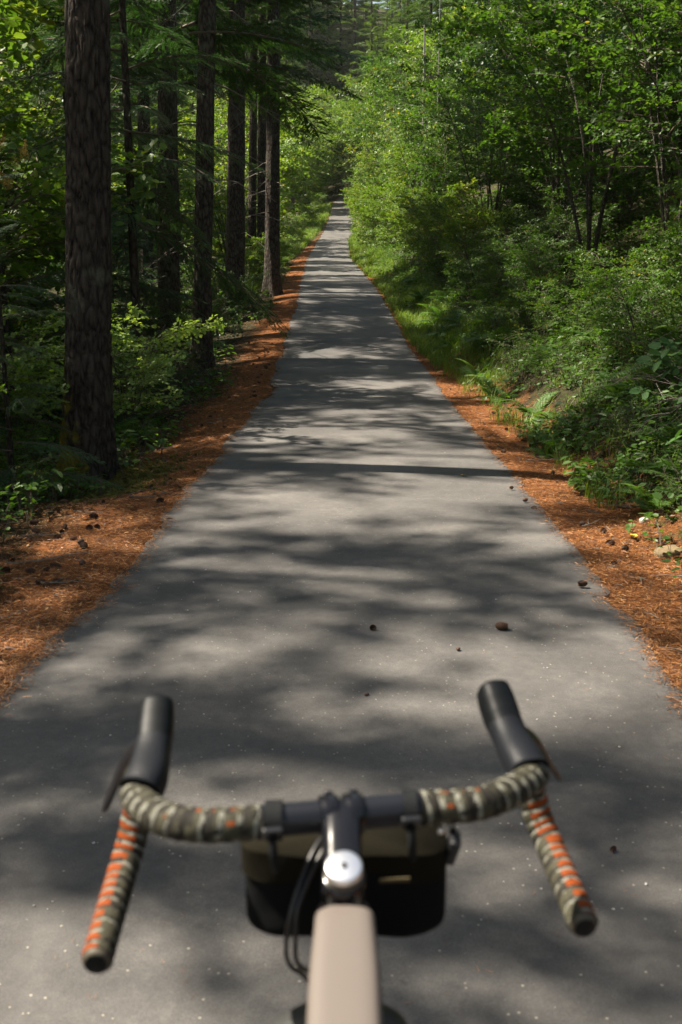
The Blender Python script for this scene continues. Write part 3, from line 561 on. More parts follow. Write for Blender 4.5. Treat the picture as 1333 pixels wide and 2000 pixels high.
# ------------------------------------------------------------------ far hillside
k = 0; rr = random.Random(3)
for y in (150, 160, 172, 186, 202, 222, 248, 280):
    nx = 22
    for q in range(nx):
        f = (q + rr.random()) / nx; x = (f - 0.5) * 0.78 * y; yy = y + rr.uniform(-6, 6)
        if abs(x - float(xc(yy))) < 3.0: x += 6
        if yy < 188 and -26 < x < 4:
            nb_ = sum(1 for o_ in col.objects if o_.name.startswith('bend_tree'))
            put_plant('bend_tree', P_FARB[k % 3], x, yy, rr.uniform(1.2, 1.7), 'sunlit broadleaf tree on the slope left of the bend, %s by depth' % ORD[nb_], 'broadleaf tree', 'sunlit trees left of the bend'); k += 1; continue
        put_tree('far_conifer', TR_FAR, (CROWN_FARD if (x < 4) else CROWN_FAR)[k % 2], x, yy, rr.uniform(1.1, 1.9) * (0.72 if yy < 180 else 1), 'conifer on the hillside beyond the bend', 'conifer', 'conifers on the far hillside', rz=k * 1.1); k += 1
k = 0
for (x, y, s) in [(-15, 66, 1.0), (-14, 76, 1.2), (-14, 100, 1.2), (-13, 120, 1.2), (-9, 134, 1.1), (-7.5, 146, 1.2), (-20, 70, 1.2), (-16, 84, 1.2), (-22, 100, 1.2), (-18, 112, 1.2), (-26, 88, 1.3), (-30, 110, 1.3), (-28, 130, 1.3),
                  (9, 108, 1.2), (7.5, 122, 1.1), (11, 132, 1.3), (14, 110, 1.2), (17, 124, 1.3), (16, 86, 1.3), (20, 100, 1.3), (22, 118, 1.3), (15, 62, 1.2), (19, 74, 1.3), (24, 135, 1.3), (9, 142, 1.1), (30, 120, 1.3)]:
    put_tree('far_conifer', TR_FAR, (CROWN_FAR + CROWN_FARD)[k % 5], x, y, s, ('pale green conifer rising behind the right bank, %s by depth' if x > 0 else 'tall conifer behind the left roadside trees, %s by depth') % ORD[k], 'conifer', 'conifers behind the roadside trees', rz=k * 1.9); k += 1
k = 0
for (x, y, s) in [(-10, 198, 1.6), (-5.5, 203, 1.8), (-2.5, 198, 1.6), (2.5, 196, 1.8), (-13, 206, 1.7), (5.5, 196, 1.7), (-8, 200, 1.9), (0, 204, 1.9), (9.5, 200, 1.7), (14, 205, 1.9), (5, 212, 2.0), (-4, 214, 2.0), (19, 214, 1.9), (12, 222, 2.1), (25, 210, 1.8), (-16, 208, 2.0)]:
    put_tree('giant_conifer', TR_FAR, CROWN_FAR[k % 3], x, y, s, 'towering conifer closing the view above the bend, %s by depth' % ORD[k], 'conifer', 'giant conifers above the bend', rz=k * 1.3); k += 1
k = 0
for (x, y, s) in [(4.6, 118, 1.5), (6.6, 128, 1.8), (4.8, 136, 1.6), (9.5, 120, 1.9), (8.6, 98, 1.7), (12, 104, 2.0), (12.5, 138, 2.2), (16, 130, 2.2), (6.9, 84, 1.4), (10, 86, 1.8), (15, 96, 2.1), (3.5, 152, 1.7), (9.5, 156, 2.1), (0.5, 176, 1.9), (-4, 182, 2.0), (5.5, 168, 2.0)]:
    put_plant('hillside_tree', P_FARB[k % 3] if k % 4 else P_FARG[0], x, y, s, 'tall bright broadleaf tree above the far right shrubs, %s by depth' % ORD[k], 'broadleaf tree', 'bright trees over the far bend'); k += 1
k = 0
for (x, y, s) in [(-3.2, 158, 1.3), (-1.4, 163, 1.3), (0.2, 170, 1.5), (2.0, 176, 1.5), (-4.6, 168, 1.6), (-2.0, 176, 1.7)]:
    put_plant('bend_bush', P_BRIGHT[k % 3], x - 1.0, y, s, 'bright bush closing the outside of the bend at the path end, %s by depth' % ORD[k], 'shrub', 'bushes outside the bend'); k += 1
# bare poles
M_GREYST = plain('weathered_wood', (0.20, 0.185, 0.165), 0.85, bump=0.5, bscale=20, var=0.3)
def snag(u, d, h, r, lab, tilt=0.0):
    x, y = at(u, d); z = float(gz(x, y)); t = thing('dead_snag', lab, 'dead tree', (x, y, z - 0.1), 'bare trunks on the right')
    link('trunk', trunk_mesh(h, r, r * 0.6, int(u), M_GREYST, 8, (tilt, 0), 0.2, 24), t)
    rg = np.random.RandomState(int(u))
    for i in range(8):
        g = Geo(); zz = h * (0.45 + 0.5 * rg.rand()); a = rg.rand() * 6.28; e = np.array([math.cos(a), math.sin(a), 0.1 * rg.randn()]) * (0.3 + 0.5 * rg.rand()); b = np.array([tilt * zz, 0, zz])
        g.tube([b, b + e * 0.5, b + e], [0.02, 0.014, 0.006], 3); link('dead_limb', g.mesh('dead_limb', [M_GREYTWIG]), t)
snag(816, 62, 11.4, 0.075, 'grey bare broken-topped trunk rising above the right shrubs')
snag(841, 62, 12.5, 0.035, 'thin bare trunk right of the broken-topped one', 0.004)
snag(741, 100, 9.6, 0.04, 'pale thin dead stem with side twigs over the path bend')
snag(763, 96, 10.0, 0.05, 'greenish bare pole behind the sunlit right shrubs')

# ------------------------------------------------------------------ ferns
def frond(seed, L=0.6, npin=24, arch=0.45):
    rg = np.random.RandomState(seed); g = Geo(); xs = np.linspace(0, 1, 12)
    z = L * (0.75 * xs - arch * 1.5 * xs ** 2.2); ax = np.stack([L * xs * (1 - .1 * xs), 0.03 * np.sin(xs * 3), z], -1)
    g.tube(ax, np.linspace(0.0035, 0.001, 12), 3, 0)
    f = np.linspace(0.14, 0.99, npin); P = np.stack([np.interp(f, xs, ax[:, k]) for k in range(3)], -1); Tn = unit(np.stack([np.interp(f, xs, np.gradient(ax[:, k])) for k in range(3)], -1))
    ln = L * 0.24 * np.sin(np.pi * (0.12 + 0.86 * f) ** 0.8) ** 0.8 + 0.01
    pin = T([(0, -.07, 0), (.5, -.075, .02), (1, 0, -.08), (.5, .075, .02), (0, .07, 0), (0.5, 0, 0.06)], [(0, 1, 5, 4), (1, 2, 3, 5)]); pin = (pin[0], np.array([(0, 1, 5, 4), (1, 2, 3, 5), (4, 5, 3, 3)])[:2], np.ones(2, int), np.full(2, .5))
    for sgn in (-1, 1):
        d = Tn * 0.35 + np.array([0, sgn, 0]) + np.array([0, 0, -0.15]) + 0.06 * rg.randn(npin, 3)
        X, Y, Z = frames(d, np.cross(Tn, [0, 1, 0]) * -1); g.stamp(pin, P, X, Y, Z, ln, np.clip(.5 + .2 * rg.randn(npin), 0, 1))
    return g.mesh('frond', [M_TWIG, M_FERN], True)
FR = [frond(s, 0.62, 26, 0.36 + 0.08 * s) for s in range(3)]
def fern(x, y, s, n, lab, grp, rg=random.Random(21)):
    t = thing('fern', lab, 'fern', (x, y, float(gz(x, y)) - 0.02), grp, rg.uniform(0, 6.28), s)
    for i in range(n):
        o = link('frond', FR[i % 3], t); o.rotation_euler = (rg.uniform(-.2, .2), rg.uniform(-0.55, 0.25), i * 6.283 / n + rg.uniform(-.3, .3)); k = rg.uniform(.75, 1.15); o.scale = (k, k, k)
FS = [(2.1, 9.6, .7), (2.25, 11.6, .8), (2.15, 13.6, .85), (2.2, 15.7, .95), (2.15, 19.6, 1.0), (2.3, 21.8, 1.1), (2.15, 24.3, 1.1), (2.5, 17.6, 1.0), (2.2, 6.8, .62), (2.42, 7.05, .7), (3.15, 9.3, 1.2), (2.85, 9.9, .9), (3.5, 10.4, 1.1), (2.62, 7.6, .75), (2.55, 17.0, 1.0), (2.9, 18.8, 1.1), (2.6, 21.5, 1.1), (3.2, 22.0, 1.2), (2.4, 24.5, 1.1), (2.75, 26.0, 1.2), (2.3, 28.5, 1.2), (3.3, 13.0, 1.0), (3.6, 16.0, 1.2), (2.9, 14.0, .8), (4.0, 11.8, 1.1), (2.35, 33, 1.2)]
for i, (x, y, s) in enumerate(FS): fern(x, y, s, 10, 'arching fern on the right bank, %s from the camera' % ORD[sorted(f[1] for f in FS).index(y)], 'ferns on the right bank')
FL = [(-2.45, 10.9, .8), (-2.75, 11.3, .9), (-3.2, 13.2, .9), (-3.3, 15.6, 1.0), (-3.0, 8.0, .8), (-2.9, 22, 1.0), (-3.3, 25, 1.0), (-3.6, 19.5, 1.0)]
for i, (x, y, s) in enumerate(FL): fern(x, y, s, 9, 'shaded fern at the foot of the left trees, %s from the camera' % ORD[sorted(f[1] for f in FL).index(y)], 'ferns under the left trees')

# ------------------------------------------------------------------ stuff on the ground
def sprig(seed, n=8, ls=0.035, h=0.12, leaf=LEAFR):
    rg = np.random.RandomState(seed); g = Geo(); az = rg.rand(n) * 6.28; r = rg.rand(n) * h * 0.8
    P = np.stack([np.cos(az) * r * .5, np.sin(az) * r * .5, h * (0.3 + 0.7 * rg.rand(n))], -1)
    for p in P[::3]: g.tube([(0, 0, -.02), p * [.4, .4, .6], p], [.0018, .0014, .001], 3, 0)
    d = np.stack([np.cos(az), np.sin(az), 0.3 * rg.randn(n)], -1); X, Y, Z = frames(d, np.stack([.3 * rg.randn(n), .3 * rg.randn(n), np.ones(n)], -1))
    t = (leaf[0], leaf[1], np.ones(len(leaf[1]), int), leaf[3]); g.stamp(t, P, X, Y, Z, ls * (.6 + .8 * rg.rand(n)), np.clip(.5 + .25 * rg.randn(n), 0, 1)); return g.arrays()
SP = [sprig(s, 9, 0.034, 0.13) for s in range(3)] + [sprig(5, 7, 0.05, 0.16, LEAF6), sprig(6, 12, 0.022, 0.08)]
def scatter(n, tfun, y0, y1, p, seed):
    """n points, denser near y0 by power p; tfun gives lateral offsets"""
    rg = np.random.RandomState(seed); u = rg.rand(n)
    y = (y0 ** (1 - p) + u * (y1 ** (1 - p) - y0 ** (1 - p))) ** (1 / (1 - p)) if abs(p - 1) > 1e-3 else y0 * (y1 / y0) ** u
    t = tfun(rg, n, y); x = xc(y) + t; return rg, x, y, t
def build_cover(name, lab, n, tfun, y0, y1, p, seed, tpl, sc0, mats, dens=None):
    rg, x, y, t = scatter(n, tfun, y0, y1, p, seed)
    keep = rg.rand(n) < (dens(x, y, t) if dens else 1.0); x, y, t = x[keep], y[keep], t[keep]; n = len(x); z = gz(x, y)
    az = rg.rand(n) * 6.28; X = np.stack([np.cos(az), np.sin(az), 0 * az], -1); Zv = unit(np.stack([.15 * rg.randn(n), .15 * rg.randn(n), np.ones(n)], -1)); Y = unit(np.cross(Zv, X)); X = np.cross(Y, Zv)
    g = Geo(); ch = rg.randint(0, len(tpl), n); a = rg.rand(n); s = sc0 * (.6 + .9 * rg.rand(n)) * (1 + y / 40)
    for k, tp in enumerate(tpl):
        m = ch == k; g.stamp(tp, np.stack([x, y, z], -1)[m], X[m], Y[m], Zv[m], s[m], a[m], .4)
    tag(link(name, g.mesh(name, mats)), lab, None, None, 'stuff')
build_cover('ground_cover', 'small leafy ground plants over the right bank', 22000, lambda rg, n, y: 1.75 + 4.5 * rg.rand(n) ** 1.5 * (1 + y / 40), 3.5, 60, 1.3, 1, SP, 1.0, [M_TWIG, M_LEAF],
            lambda x, y, t: np.clip((t - 1.75 + 1.2 * noise2(x * 1.3, y * 0.9, 77)) * 1.1, 0.02, 1))
build_cover('undergrowth', 'low leafy undergrowth on the shaded left floor', 9000, lambda rg, n, y: -1.95 - 9 * rg.rand(n) ** 1.5 * (.6 + y / 40), 4.0, 60, 1.2, 2, SP, 1.2, [M_TWIG, M_LEAF],
            lambda x, y, t: np.clip((-t - 2.1 + 1.2 * noise2(x * 1.1, y * 0.8, 78)) * .8, 0.0, 1))
def blade(seed, n=9, h=0.16):
    rg = np.random.RandomState(seed); g = Geo()
    for i in range(n):
        az = rg.rand() * 6.28; d = np.array([math.cos(az), math.sin(az), 0]); l = h * (.5 + .8 * rg.rand()); b = 0.04 * rg.randn(3) * [1, 1, 0]; w_ = np.cross(d, [0, 0, 1]) * 0.0028
        p = [b, b + [0, 0, l * .55] + d * l * .15, b + [0, 0, l * .85] + d * l * .5]
        V = [p[0] - w_, p[0] + w_, p[1] + w_, p[1] - w_, p[2] + w_ * .2, p[2] - w_ * .2]; g.add(V, [(0, 1, 2, 3), (3, 2, 4, 5)], 1, .5 + .2 * rg.randn())
    return g.arrays()
GR = [blade(s) for s in range(4)]
build_cover('grass', 'bright green grass along the right verge', 17000, lambda rg, n, y: 1.42 + 0.25 * np.clip((22 - y) / 10, 0, 1.2) + (1.1 + 0.4 * rg.rand(n)) * rg.rand(n), 7.0, 135, 1.15, 3, GR, .8, [M_TWIG, M_GRASS],
            lambda x, y, t: np.clip((y - 9) / 16, 0.08, 1) * np.clip(.6 + 1.7 * noise2(x * .8, y * .3, 33), .08, 1))
build_cover('verge_grass', 'green grass along the far left verge', 5000, lambda rg, n, y: -1.5 - 1.8 * rg.rand(n), 32, 135, 1.0, 4, GR, .8, [M_TWIG, M_GRASS], lambda x, y, t: np.clip((-t - 1.9) * 1.0 + (y - 75) / 60, 0, .8))
build_cover('moss', 'yellow-green moss at the foot of the mossy fir', 9000, lambda rg, n, y: -2.2 + .28 * rg.randn(n), 7.0, 10.2, 0.01, 5, [sprig(60, 14, .012, .022)], .9, [M_MOSS, M_MOSS],
            lambda x, y, t: np.exp(-((y - 8.6) / .7) ** 2) * np.clip(.5 + 1.6 * noise2(x * 3, y * 3, 12), 0, 1))

def build_litter():
    """fallen needles: thin curved blades lying on the shoulders and drifting onto the path edge"""
    g = Geo()
    for seed, sgn, n in ((1, -1, 100000), (2, 1, 75000)):
        rg = np.random.RandomState(seed); u = rg.rand(n); p = 1.75; y0, y1 = 2.6, 75
        y = (y0 ** (1 - p) + u * (y1 ** (1 - p) - y0 ** (1 - p))) ** (1 / (1 - p))
        e = hw_left(y) if sgn < 0 else hw_right(y); r = rg.rand(n)
        t = e + np.where(rg.rand(n) < 0.06, -0.04 * np.abs(rg.randn(n)), (1.25 if sgn < 0 else 1.0) * r ** 1.3)
        x = xc(y) + sgn * t; z = np.maximum(gz(x, y), np.where(t < e, zc(y) + 0.013, -9)) + 0.003 + 0.012 * rg.rand(n) ** 2
        az = rg.rand(n) * 6.28; X = np.stack([np.cos(az), np.sin(az), .12 * rg.randn(n)], -1); X, Y, Z = frames(X, np.stack([.5 * rg.randn(n), .5 * rg.randn(n), np.ones(n)], -1))
        g.stamp(T([(0, -.045, 0), (1, -.03, .05), (1, .03, .05), (0, .045, 0)], [(0, 1, 2, 3)]), np.stack([x, y, z], -1), X, Y, Z, (0.016 + 0.022 * rg.rand(n)) * (.8 + y / 22), rg.rand(n) ** 1.2)
    tag(link('needle_litter', g.mesh('needle_litter', [M_LITTER])), 'orange fallen conifer needles along both path edges', None, None, 'stuff')
    g = Geo(); rg = np.random.RandomState(31); n = 1700; y = 1.9 + 24 * rg.rand(n) ** 1.7; sd_ = np.where(rg.rand(n) < .5, -1, 1); t = sd_ * 1.28 * (1 - .9 * rg.rand(n) ** 2.2 * (rg.rand(n) < .9)); x = xc(y) + t
    az = rg.rand(n) * 6.28; X, Y, Z = frames(np.stack([np.cos(az), np.sin(az), 0 * az], -1), np.stack([.1 * rg.randn(n), .1 * rg.randn(n), np.ones(n)], -1))
    g.stamp(T([(0, -.035, 0), (1, -.02, .03), (1, .02, .03), (0, .035, 0)], [(0, 1, 2, 3)]), np.stack([x, y, zc(y) + .021], -1), X, Y, Z, (.010 + .014 * rg.rand(n)) * (.7 + y / 14), rg.rand(n) * .8)
    tag(link('loose_needles', g.mesh('loose_needles', [M_LITTER])), 'stray dry needles blown over the asphalt', None, None, 'stuff')
    g = Geo()
    for sgn, n in ((-1, 3000), (1, 2400)):
        y = 2.8 + 28 * rg.rand(n) ** 1.8; t = (hw_left(y) if sgn < 0 else hw_right(y)) + .1 + (1.5 if sgn < 0 else 1.1) * rg.rand(n); x = xc(y) + sgn * t
        az = rg.rand(n) * 6.28; X, Y, Z = frames(np.stack([np.cos(az), np.sin(az), .25 * rg.randn(n)], -1), np.stack([.35 * rg.randn(n), .35 * rg.randn(n), np.ones(n)], -1))
        g.stamp(LEAF6, np.stack([x, y, gz(x, y) + .012], -1), X, Y, Z, .012 + .03 * rg.rand(n) ** 2, rg.rand(n) ** 1.5)
        n2 = 260; y = 2.8 + 22 * rg.rand(n2) ** 1.6; t = 1.42 + (1.6 if sgn < 0 else 1.1) * rg.rand(n2); x = xc(y) + sgn * t; z = gz(x, y)
        for i in range(n2):
            a_ = rg.rand() * 6.28; l = .04 + .16 * rg.rand() ** 2; d = np.array([math.cos(a_), math.sin(a_), .05 * rg.randn()]); p = np.array([x[i], y[i], z[i] + .012]); g.tube([p, p + d * l * .5 + [0, 0, .006], p + d * l], [.0028, .0022, .0012], 4, 1, .5)
    tag(link('forest_debris', g.mesh('forest_debris', [M_LITTER, M_GREYTWIG])), 'brown leaf scraps and twig bits mixed into the needles', None, None, 'stuff')
    g = Geo(); rg = np.random.RandomState(9); n = 170; y = 2.2 + 9 * rg.rand(n) ** 1.6; x = (rg.rand(n) - .5) * 2.5; z = zc(y) + .017
    d = rg.randn(n, 3); X, Y, Z = frames(d * [1, 1, .1], np.tile([0, 0, 1.0], (n, 1)))
    peb = (np.array([(-1, -.7, 0), (1, -.6, 0), (.8, .7, 0), (-.7, .8, 0), (-.5, -.4, .5), (.6, -.3, .5), (.4, .4, .5), (-.4, .4, .5)], float), np.array([(4, 5, 6, 7), (0, 1, 5, 4), (1, 2, 6, 5), (2, 3, 7, 6), (3, 0, 4, 7)]), np.zeros(5, int), np.full(5, .5))
    g.stamp(peb, np.stack([x, y, z], -1), X, Y, Z, .0022 + .0035 * rg.rand(n) ** 3); tag(link('grit', g.mesh('grit', [M_GRIT])), 'pale grit flecks scattered on the asphalt', None, None, 'stuff')
build_litter()

# cones
def cone_mesh(seed, L=0.062, r=0.021):
    rg = np.random.RandomState(seed); g = Geo(); xs = np.linspace(0, 1, 9); pr = np.sin(np.pi * np.clip(xs * .93 + .06, 0, 1)) ** .7
    g.tube(np.stack([L * (xs - .5), 0 * xs, 0 * xs], -1), r * .75 * pr + .001, 8, 0, cap=False)
    n = 90; f = (np.arange(n) + .5) / n; a = np.arange(n) * 2.399; rad = r * .62 * np.sin(np.pi * np.clip(f * .9 + .07, 0, 1)) ** .7
    P = np.stack([L * (f - .5), rad * np.cos(a), rad * np.sin(a)], -1); o = np.stack([0 * a + .9, np.cos(a), np.sin(a)], -1)
    X, Y, Z = frames(o, np.stack([-np.ones(n), np.cos(a), np.sin(a)], -1))
    g.stamp(T([(0, -.4, 0), (.7, -.55, .05), (1, 0, .12), (.7, .55, .05), (0, .4, 0), (.6, 0, .18)], [(0, 1, 5, 4), (1, 2, 3, 5)]), P, X, Y, Z, r * .85 * (.8 + .3 * rg.rand(n)))
    return g.mesh('cone', [M_CONE])
CN = [cone_mesh(1), cone_mesh(2, .05, .022), cone_mesh(3, .072, .02)]
rr = random.Random(77)
def cone(x, y, lab, grp='cones lying on the needle strips', s=1.0):
    o = link('fir_cone', CN[rr.randrange(3)]); tt = x - float(xc(y)); z = float(gz(x, y))
    if abs(tt) < 1.25: z = float(zc(y)) + .018
    o.location = (x, y, z + .014 * s); o.rotation_euler = (rr.uniform(0, 6), rr.uniform(-.15, .15), rr.uniform(0, 6.28)); o.scale = (s * .72,) * 3; tag(o, lab, 'cone', grp)
def gp(u, v):   # point of the flat near road seen at that place of the photo, as metres from the camera foot
    k = (v - 1000) / 1944; a, b = math.sin(R(12.7)), math.cos(R(12.7)); d = 1.56 / (a + k * b); return (u - 666.5) / 1944 * d, d * (b - k * a)
G = 'cones lying on the asphalt'
for u, v, s, lab in [(728, 1237, .75, 'small brown cone and scrap in the middle of the path'), (978, 1236, 1.15, 'dark open cone on the asphalt above the right grip'), (1139, 1151, 1.0, 'brown cone on the asphalt just inside the right needle edge'), (243, 1124, 1.0, 'dark cone on the asphalt just off the left needle strip'),
                     (895, 1278, .45, 'tiny reddish cone left of the dark open one'), (1044, 995, 1.1, 'long brown cone lying crosswise on the right path edge'), (1025, 984, .9, 'round cone beside the long crosswise one on the right path edge'), (1000, 959, .7, 'small reddish cone alone inside the right path edge'), (331, 1015, .9, 'reddish cone at the left path edge beside the sunlit needles'), (716, 1367, .35, 'tiny black cone between the two grips'), (1205, 1228, .6, 'flat brown cone scale near the right needle edge'), (1198, 1672, .4, 'tiny red cone right of the right drop')]:
    x, y = gp(u, v); cone(x, y, lab, G, s)
for i in range(120):
    left = rr.random() < .55; y = 3.2 + 24 * rr.random() ** 1.8
    x = float(xc(y)) + (-(1.42 + 1.5 * rr.random() ** 1.2) if left else (1.42 + .75 * rr.random()))
    cone(x, y, 'dark cone among the orange needles on the left strip' if left else 'dark cone among the orange needles on the right strip', 'cones on the left needle strip' if left else 'cones on the right needle strip', rr.uniform(.7, 1.25))
for i in range(70):
    y = 5.0 + 8.5 * rr.random() ** 1.3; x = float(xc(y)) - (1.55 + 1.15 * rr.random())
    cone(x, y, 'dark cone among the orange needles on the left strip', 'cones on the left needle strip', rr.uniform(.7, 1.15))
# twigs, leaves, stones
def twig_mesh(seed, L):
    rg = np.random.RandomState(seed); g = Geo(); xs = np.linspace(0, 1, 7); P = np.stack([L * xs, .05 * L * np.sin(xs * 5 + seed), .008 + .02 * L * rg.rand(7)], -1)
    g.tube(P, np.linspace(.005, .002, 7), 5)
    for i in (2, 4):
        e = P[i] + [L * .22, L * .12 * (1 if i == 2 else -1), .02]; g.tube([P[i], (P[i] + e) / 2, e], [.003, .002, .0015], 4)
    return g.mesh('fallen_twig', [M_GREYTWIG])
TW = [twig_mesh(s, l) for s, l in ((1, .35), (2, .22), (3, .5))]
for i, (x, y, a, k) in enumerate([(-1.95, 5.6, .5, 2), (-1.62, 5.15, .2, 1), (-2.1, 6.3, .4, 0), (-1.75, 4.6, .35, 0), (-1.9, 6.9, -.2, 1), (-1.62, 7.5, .1, 2), (-2.0, 8.1, -.6, 2), (-1.9, 10.4, .5, 2), (-1.55, 9.3, .3, 1), (-2.2, 5.2, .3, 1), (-1.6, 11.8, .1, 0), (1.62, 4.4, -.1, 1), (1.75, 5.3, .1, 0), (1.55, 4.0, .2, 1), (1.6, 6.4, .9, 1), (1.9, 7.2, -.5, 2), (1.7, 9.0, .4, 0), (2.4, 6.8, 1.0, 2)]):
    o = link('fallen_twig', TW[k], None, (x, y, float(gz(x, y)) + .012)); o.rotation_euler = (0, 0, a)
    tag(o, 'thin grey fallen twig on the %s needle strip, %s from the camera' % ('left' if x < 0 else 'right', ORD[i if x < 0 else i - 11]), 'twig', 'fallen twigs')
def leaf_thing(x, y, m, lab, s=.06):
    g = Geo(); t_ = LEAFR; g.add(t_[0] * s, t_[1]); o = link('fallen_leaf', g.mesh('fallen_leaf', [m]), None, (x, y, float(gz(x, y)) + .03 if abs(x) > 1.3 else .022)); o.rotation_euler = (rr.uniform(-.2, .2), rr.uniform(-.3, 0), rr.uniform(0, 6)); tag(o, lab, 'leaf', 'fallen leaves')
for u, v, m, lab in [(1128, 935, M_YEL, 'bright yellow fallen leaf at the foot of the right bank'), (906, 932, M_YEL, 'tiny yellow leaf fallen on the asphalt'), (1240, 1051, M_YEL, 'yellow leaf on the needles near the flat rock'), (1155, 945, M_REDLEAF, 'tan fallen leaf beside the bright yellow one'), (1232, 990, M_REDLEAF, 'orange fallen leaf below the sunlit weeds'), (396, 790, M_REDLEAF, 'reddish scrap of leaf on the sunlit left needles'), (1075, 870, M_YEL, 'yellow leaf in the right bank greenery'), (1010, 835, M_REDLEAF, 'orange leaf on the right bank edge')]:
    x, y = gp(u, v); leaf_thing(x, y, m, lab)
def rock(x, y, s, lab, c):
    g = Geo(); rg = np.random.RandomState(int(x * 100)); n, k = 12, 16
    th = np.linspace(0, np.pi, n)[:, None]; ph = np.linspace(0, 2 * np.pi, k, endpoint=False)[None]
    cx = np.sin(th) * np.cos(ph); cyy = np.sin(th) * np.sin(ph); cz = np.cos(th) + 0 * ph
    sg = lambda a, p: np.sign(a) * np.abs(a) ** p
    V = np.stack([sg(cx, .6), sg(cyy, .6), sg(cz, .6)], -1); V *= (1 + .22 * noise2(cx * 1.7 + cz, cyy * 1.7 + 3, 5) + .1 * noise2(cx * 5, cyy * 5 + cz * 4, 6))[..., None]
    V = (V * np.array(s)).reshape(-1, 3); i = np.arange(n - 1)[:, None] * k; j = np.arange(k)[None]; q = (j + 1) % k
    g.add(V, np.stack([i + j, i + q, i + k + q, i + k + j], -1).reshape(-1, 4)); o = link('rock', g.mesh('rock', [c], False), None, (x, y, float(gz(x, y)) + s[2] * .35)); o.rotation_euler = (.1, -.12, .3); tag(o, lab, 'rock')
M_ROCK = plain('tan_rock', (0.17, 0.12, 0.06), .85, bump=.8, bscale=18, var=.35)
x, y = gp(1305, 1075); rock(x, y, (.085, .06, .032), 'flat tan rock at the right edge below the bank', M_ROCK)
x, y = gp(1252, 1018); rock(x + .02, y, (.03, .025, .02), 'small pale stone below the sunlit weeds', M_GRIT)
# a dead brushy tangle on the right bank
def tangle(x, y, s, lab, seed):
    rg = np.random.RandomState(seed); t = thing('dead_branch', lab, 'dead branch', (x, y, float(gz(x, y))), 'dead branches on the right bank', 0, s); g = Geo()
    for i in range(16):
        b = np.array([.5 * rg.rand(), .3 * rg.randn(), .15 + .5 * rg.rand()]); d = unit(np.array([-1.0 + .7 * rg.randn(), .5 * rg.randn(), .25 * rg.randn()])); L_ = .5 + .9 * rg.rand(); xs = np.linspace(0, 1, 8)[:, None]
        P = b + d * L_ * xs + np.array([0, 0, -.25 * L_]) * xs ** 2 + .02 * rg.randn(8, 3); g.tube(P, np.linspace(.007, .002, 8), 4)
        for q in range(4):
            b2 = P[2 + q]; e = b2 + unit(d + .8 * rg.randn(3)) * L_ * .3; g.tube([b2, (b2 + e) / 2 + .015 * rg.randn(3), e], [.004, .0025, .001], 3)
    link('twigs', g.mesh('twigs', [M_GREYTWIG]), t)
tangle(2.95, 7.7, .85, 'tangle of bare grey twigs hanging over the right bank', 3)
tangle(3.9, 9.2, .9, 'higher sweep of bare twigs at the right edge', 4)
# large-leaved sapling low at the right edge
rg = np.random.RandomState(4)
BIG = leafy_branch(99, 0.55, 5, 4, 0.11, LEAFR, spread=.6)
pr = plant([BIG], 270, 1.0, 4, .32, .6, 9, 1.0, rad=.006, mats=[M_TWIG, M_GLOSSY]); put_plant('sapling', pr, 2.5, 6.6, .85, 'large-leaved sapling reaching in from the right edge', 'sapling', None)
# faded blossom plumes at the far left
def plume(seed):
    rg = np.random.RandomState(seed); g = Geo(); n = 260; r = rg.rand(n) ** .5; z = rg.rand(n); az = rg.rand(n) * 6.28
    P = np.stack([.05 * r * (1 - z) * np.cos(az), .05 * r * (1 - z) * np.sin(az), .16 * z], -1); d = rg.randn(n, 3); X, Y, Z = frames(d, rg.randn(n, 3)); g.stamp(T(LEAF6[0], LEAF6[1]), P, X, Y, Z, .010 + .008 * rg.rand(n), rg.rand(n)); return g.mesh('blossom', [M_FLOWER])
PL = [plume(s) for s in range(2)]
blos = [o for o in col.objects if o.name.startswith('shrub') and o.parent is None and 'faded blossoms' in o.get('label', '')][0]
rg = np.random.RandomState(8)
for i in range(13):
    w_ = np.array([-4.2 + .75 * rg.rand() - .4, 12.9 + .3 * rg.randn(), 2.75 + .75 * rg.rand()]); o = link('blossom', PL[i % 2], blos)
    M_ = blos.matrix_basis.inverted() @ Vector(w_); o.location = M_; o.rotation_euler = (rg.randn() * .6, rg.randn() * .6, 0); o.scale = (.95, .95, .95)

# ------------------------------------------------------------------ the bicycle
M_BLACK = plain('gloss_black_alloy', (0.006, 0.006, 0.008), .22, spec=.35, coat=.25)
M_BAR = plain('satin_black_bar', (0.008, 0.009, 0.013), .38, spec=.35, bump=.05)
M_RUB = plain('hood_rubber', (0.008, 0.009, 0.012), .5, spec=.22, bump=.3, bscale=500)
M_RUBD = plain('hood_tip_plastic', (0.004, 0.005, 0.006), .5, spec=.2)
M_LEVER = plain('black_lever', (0.012, 0.012, 0.014), .35, spec=.5)
M_SILV = plain('polished_cap', (0.9, 0.9, 0.93), .33, metal=1.0)
M_GOLD = plain('bronze_ring', (0.07, 0.058, 0.04), .6, metal=.2)
M_FRAME = plain('taupe_paint', (0.130, 0.110, 0.097), .55, spec=.2, bump=.04, bscale=800, var=.04)
M_DARKFR = plain('dark_frame_side', (0.03, 0.03, 0.028), .5)
M_TYRE = plain('tyre_rubber', (0.02, 0.02, 0.02), .8, bump=.6, bscale=150)
M_CORD = plain('black_fabric', (0.006, 0.0065, 0.007), .95, spec=.08, bump=.6, bscale=600)
M_OLIVE = plain('olive_fabric', (0.011, 0.0095, 0.006), .95, spec=.06, bump=.6, bscale=600, var=.1)
M_STRAP = plain('webbing', (0.009, 0.010, 0.011), .8, spec=.15, bump=.5, bscale=400)
M_TAN = plain('ochre_trim', (0.07, 0.052, 0.02), .8)
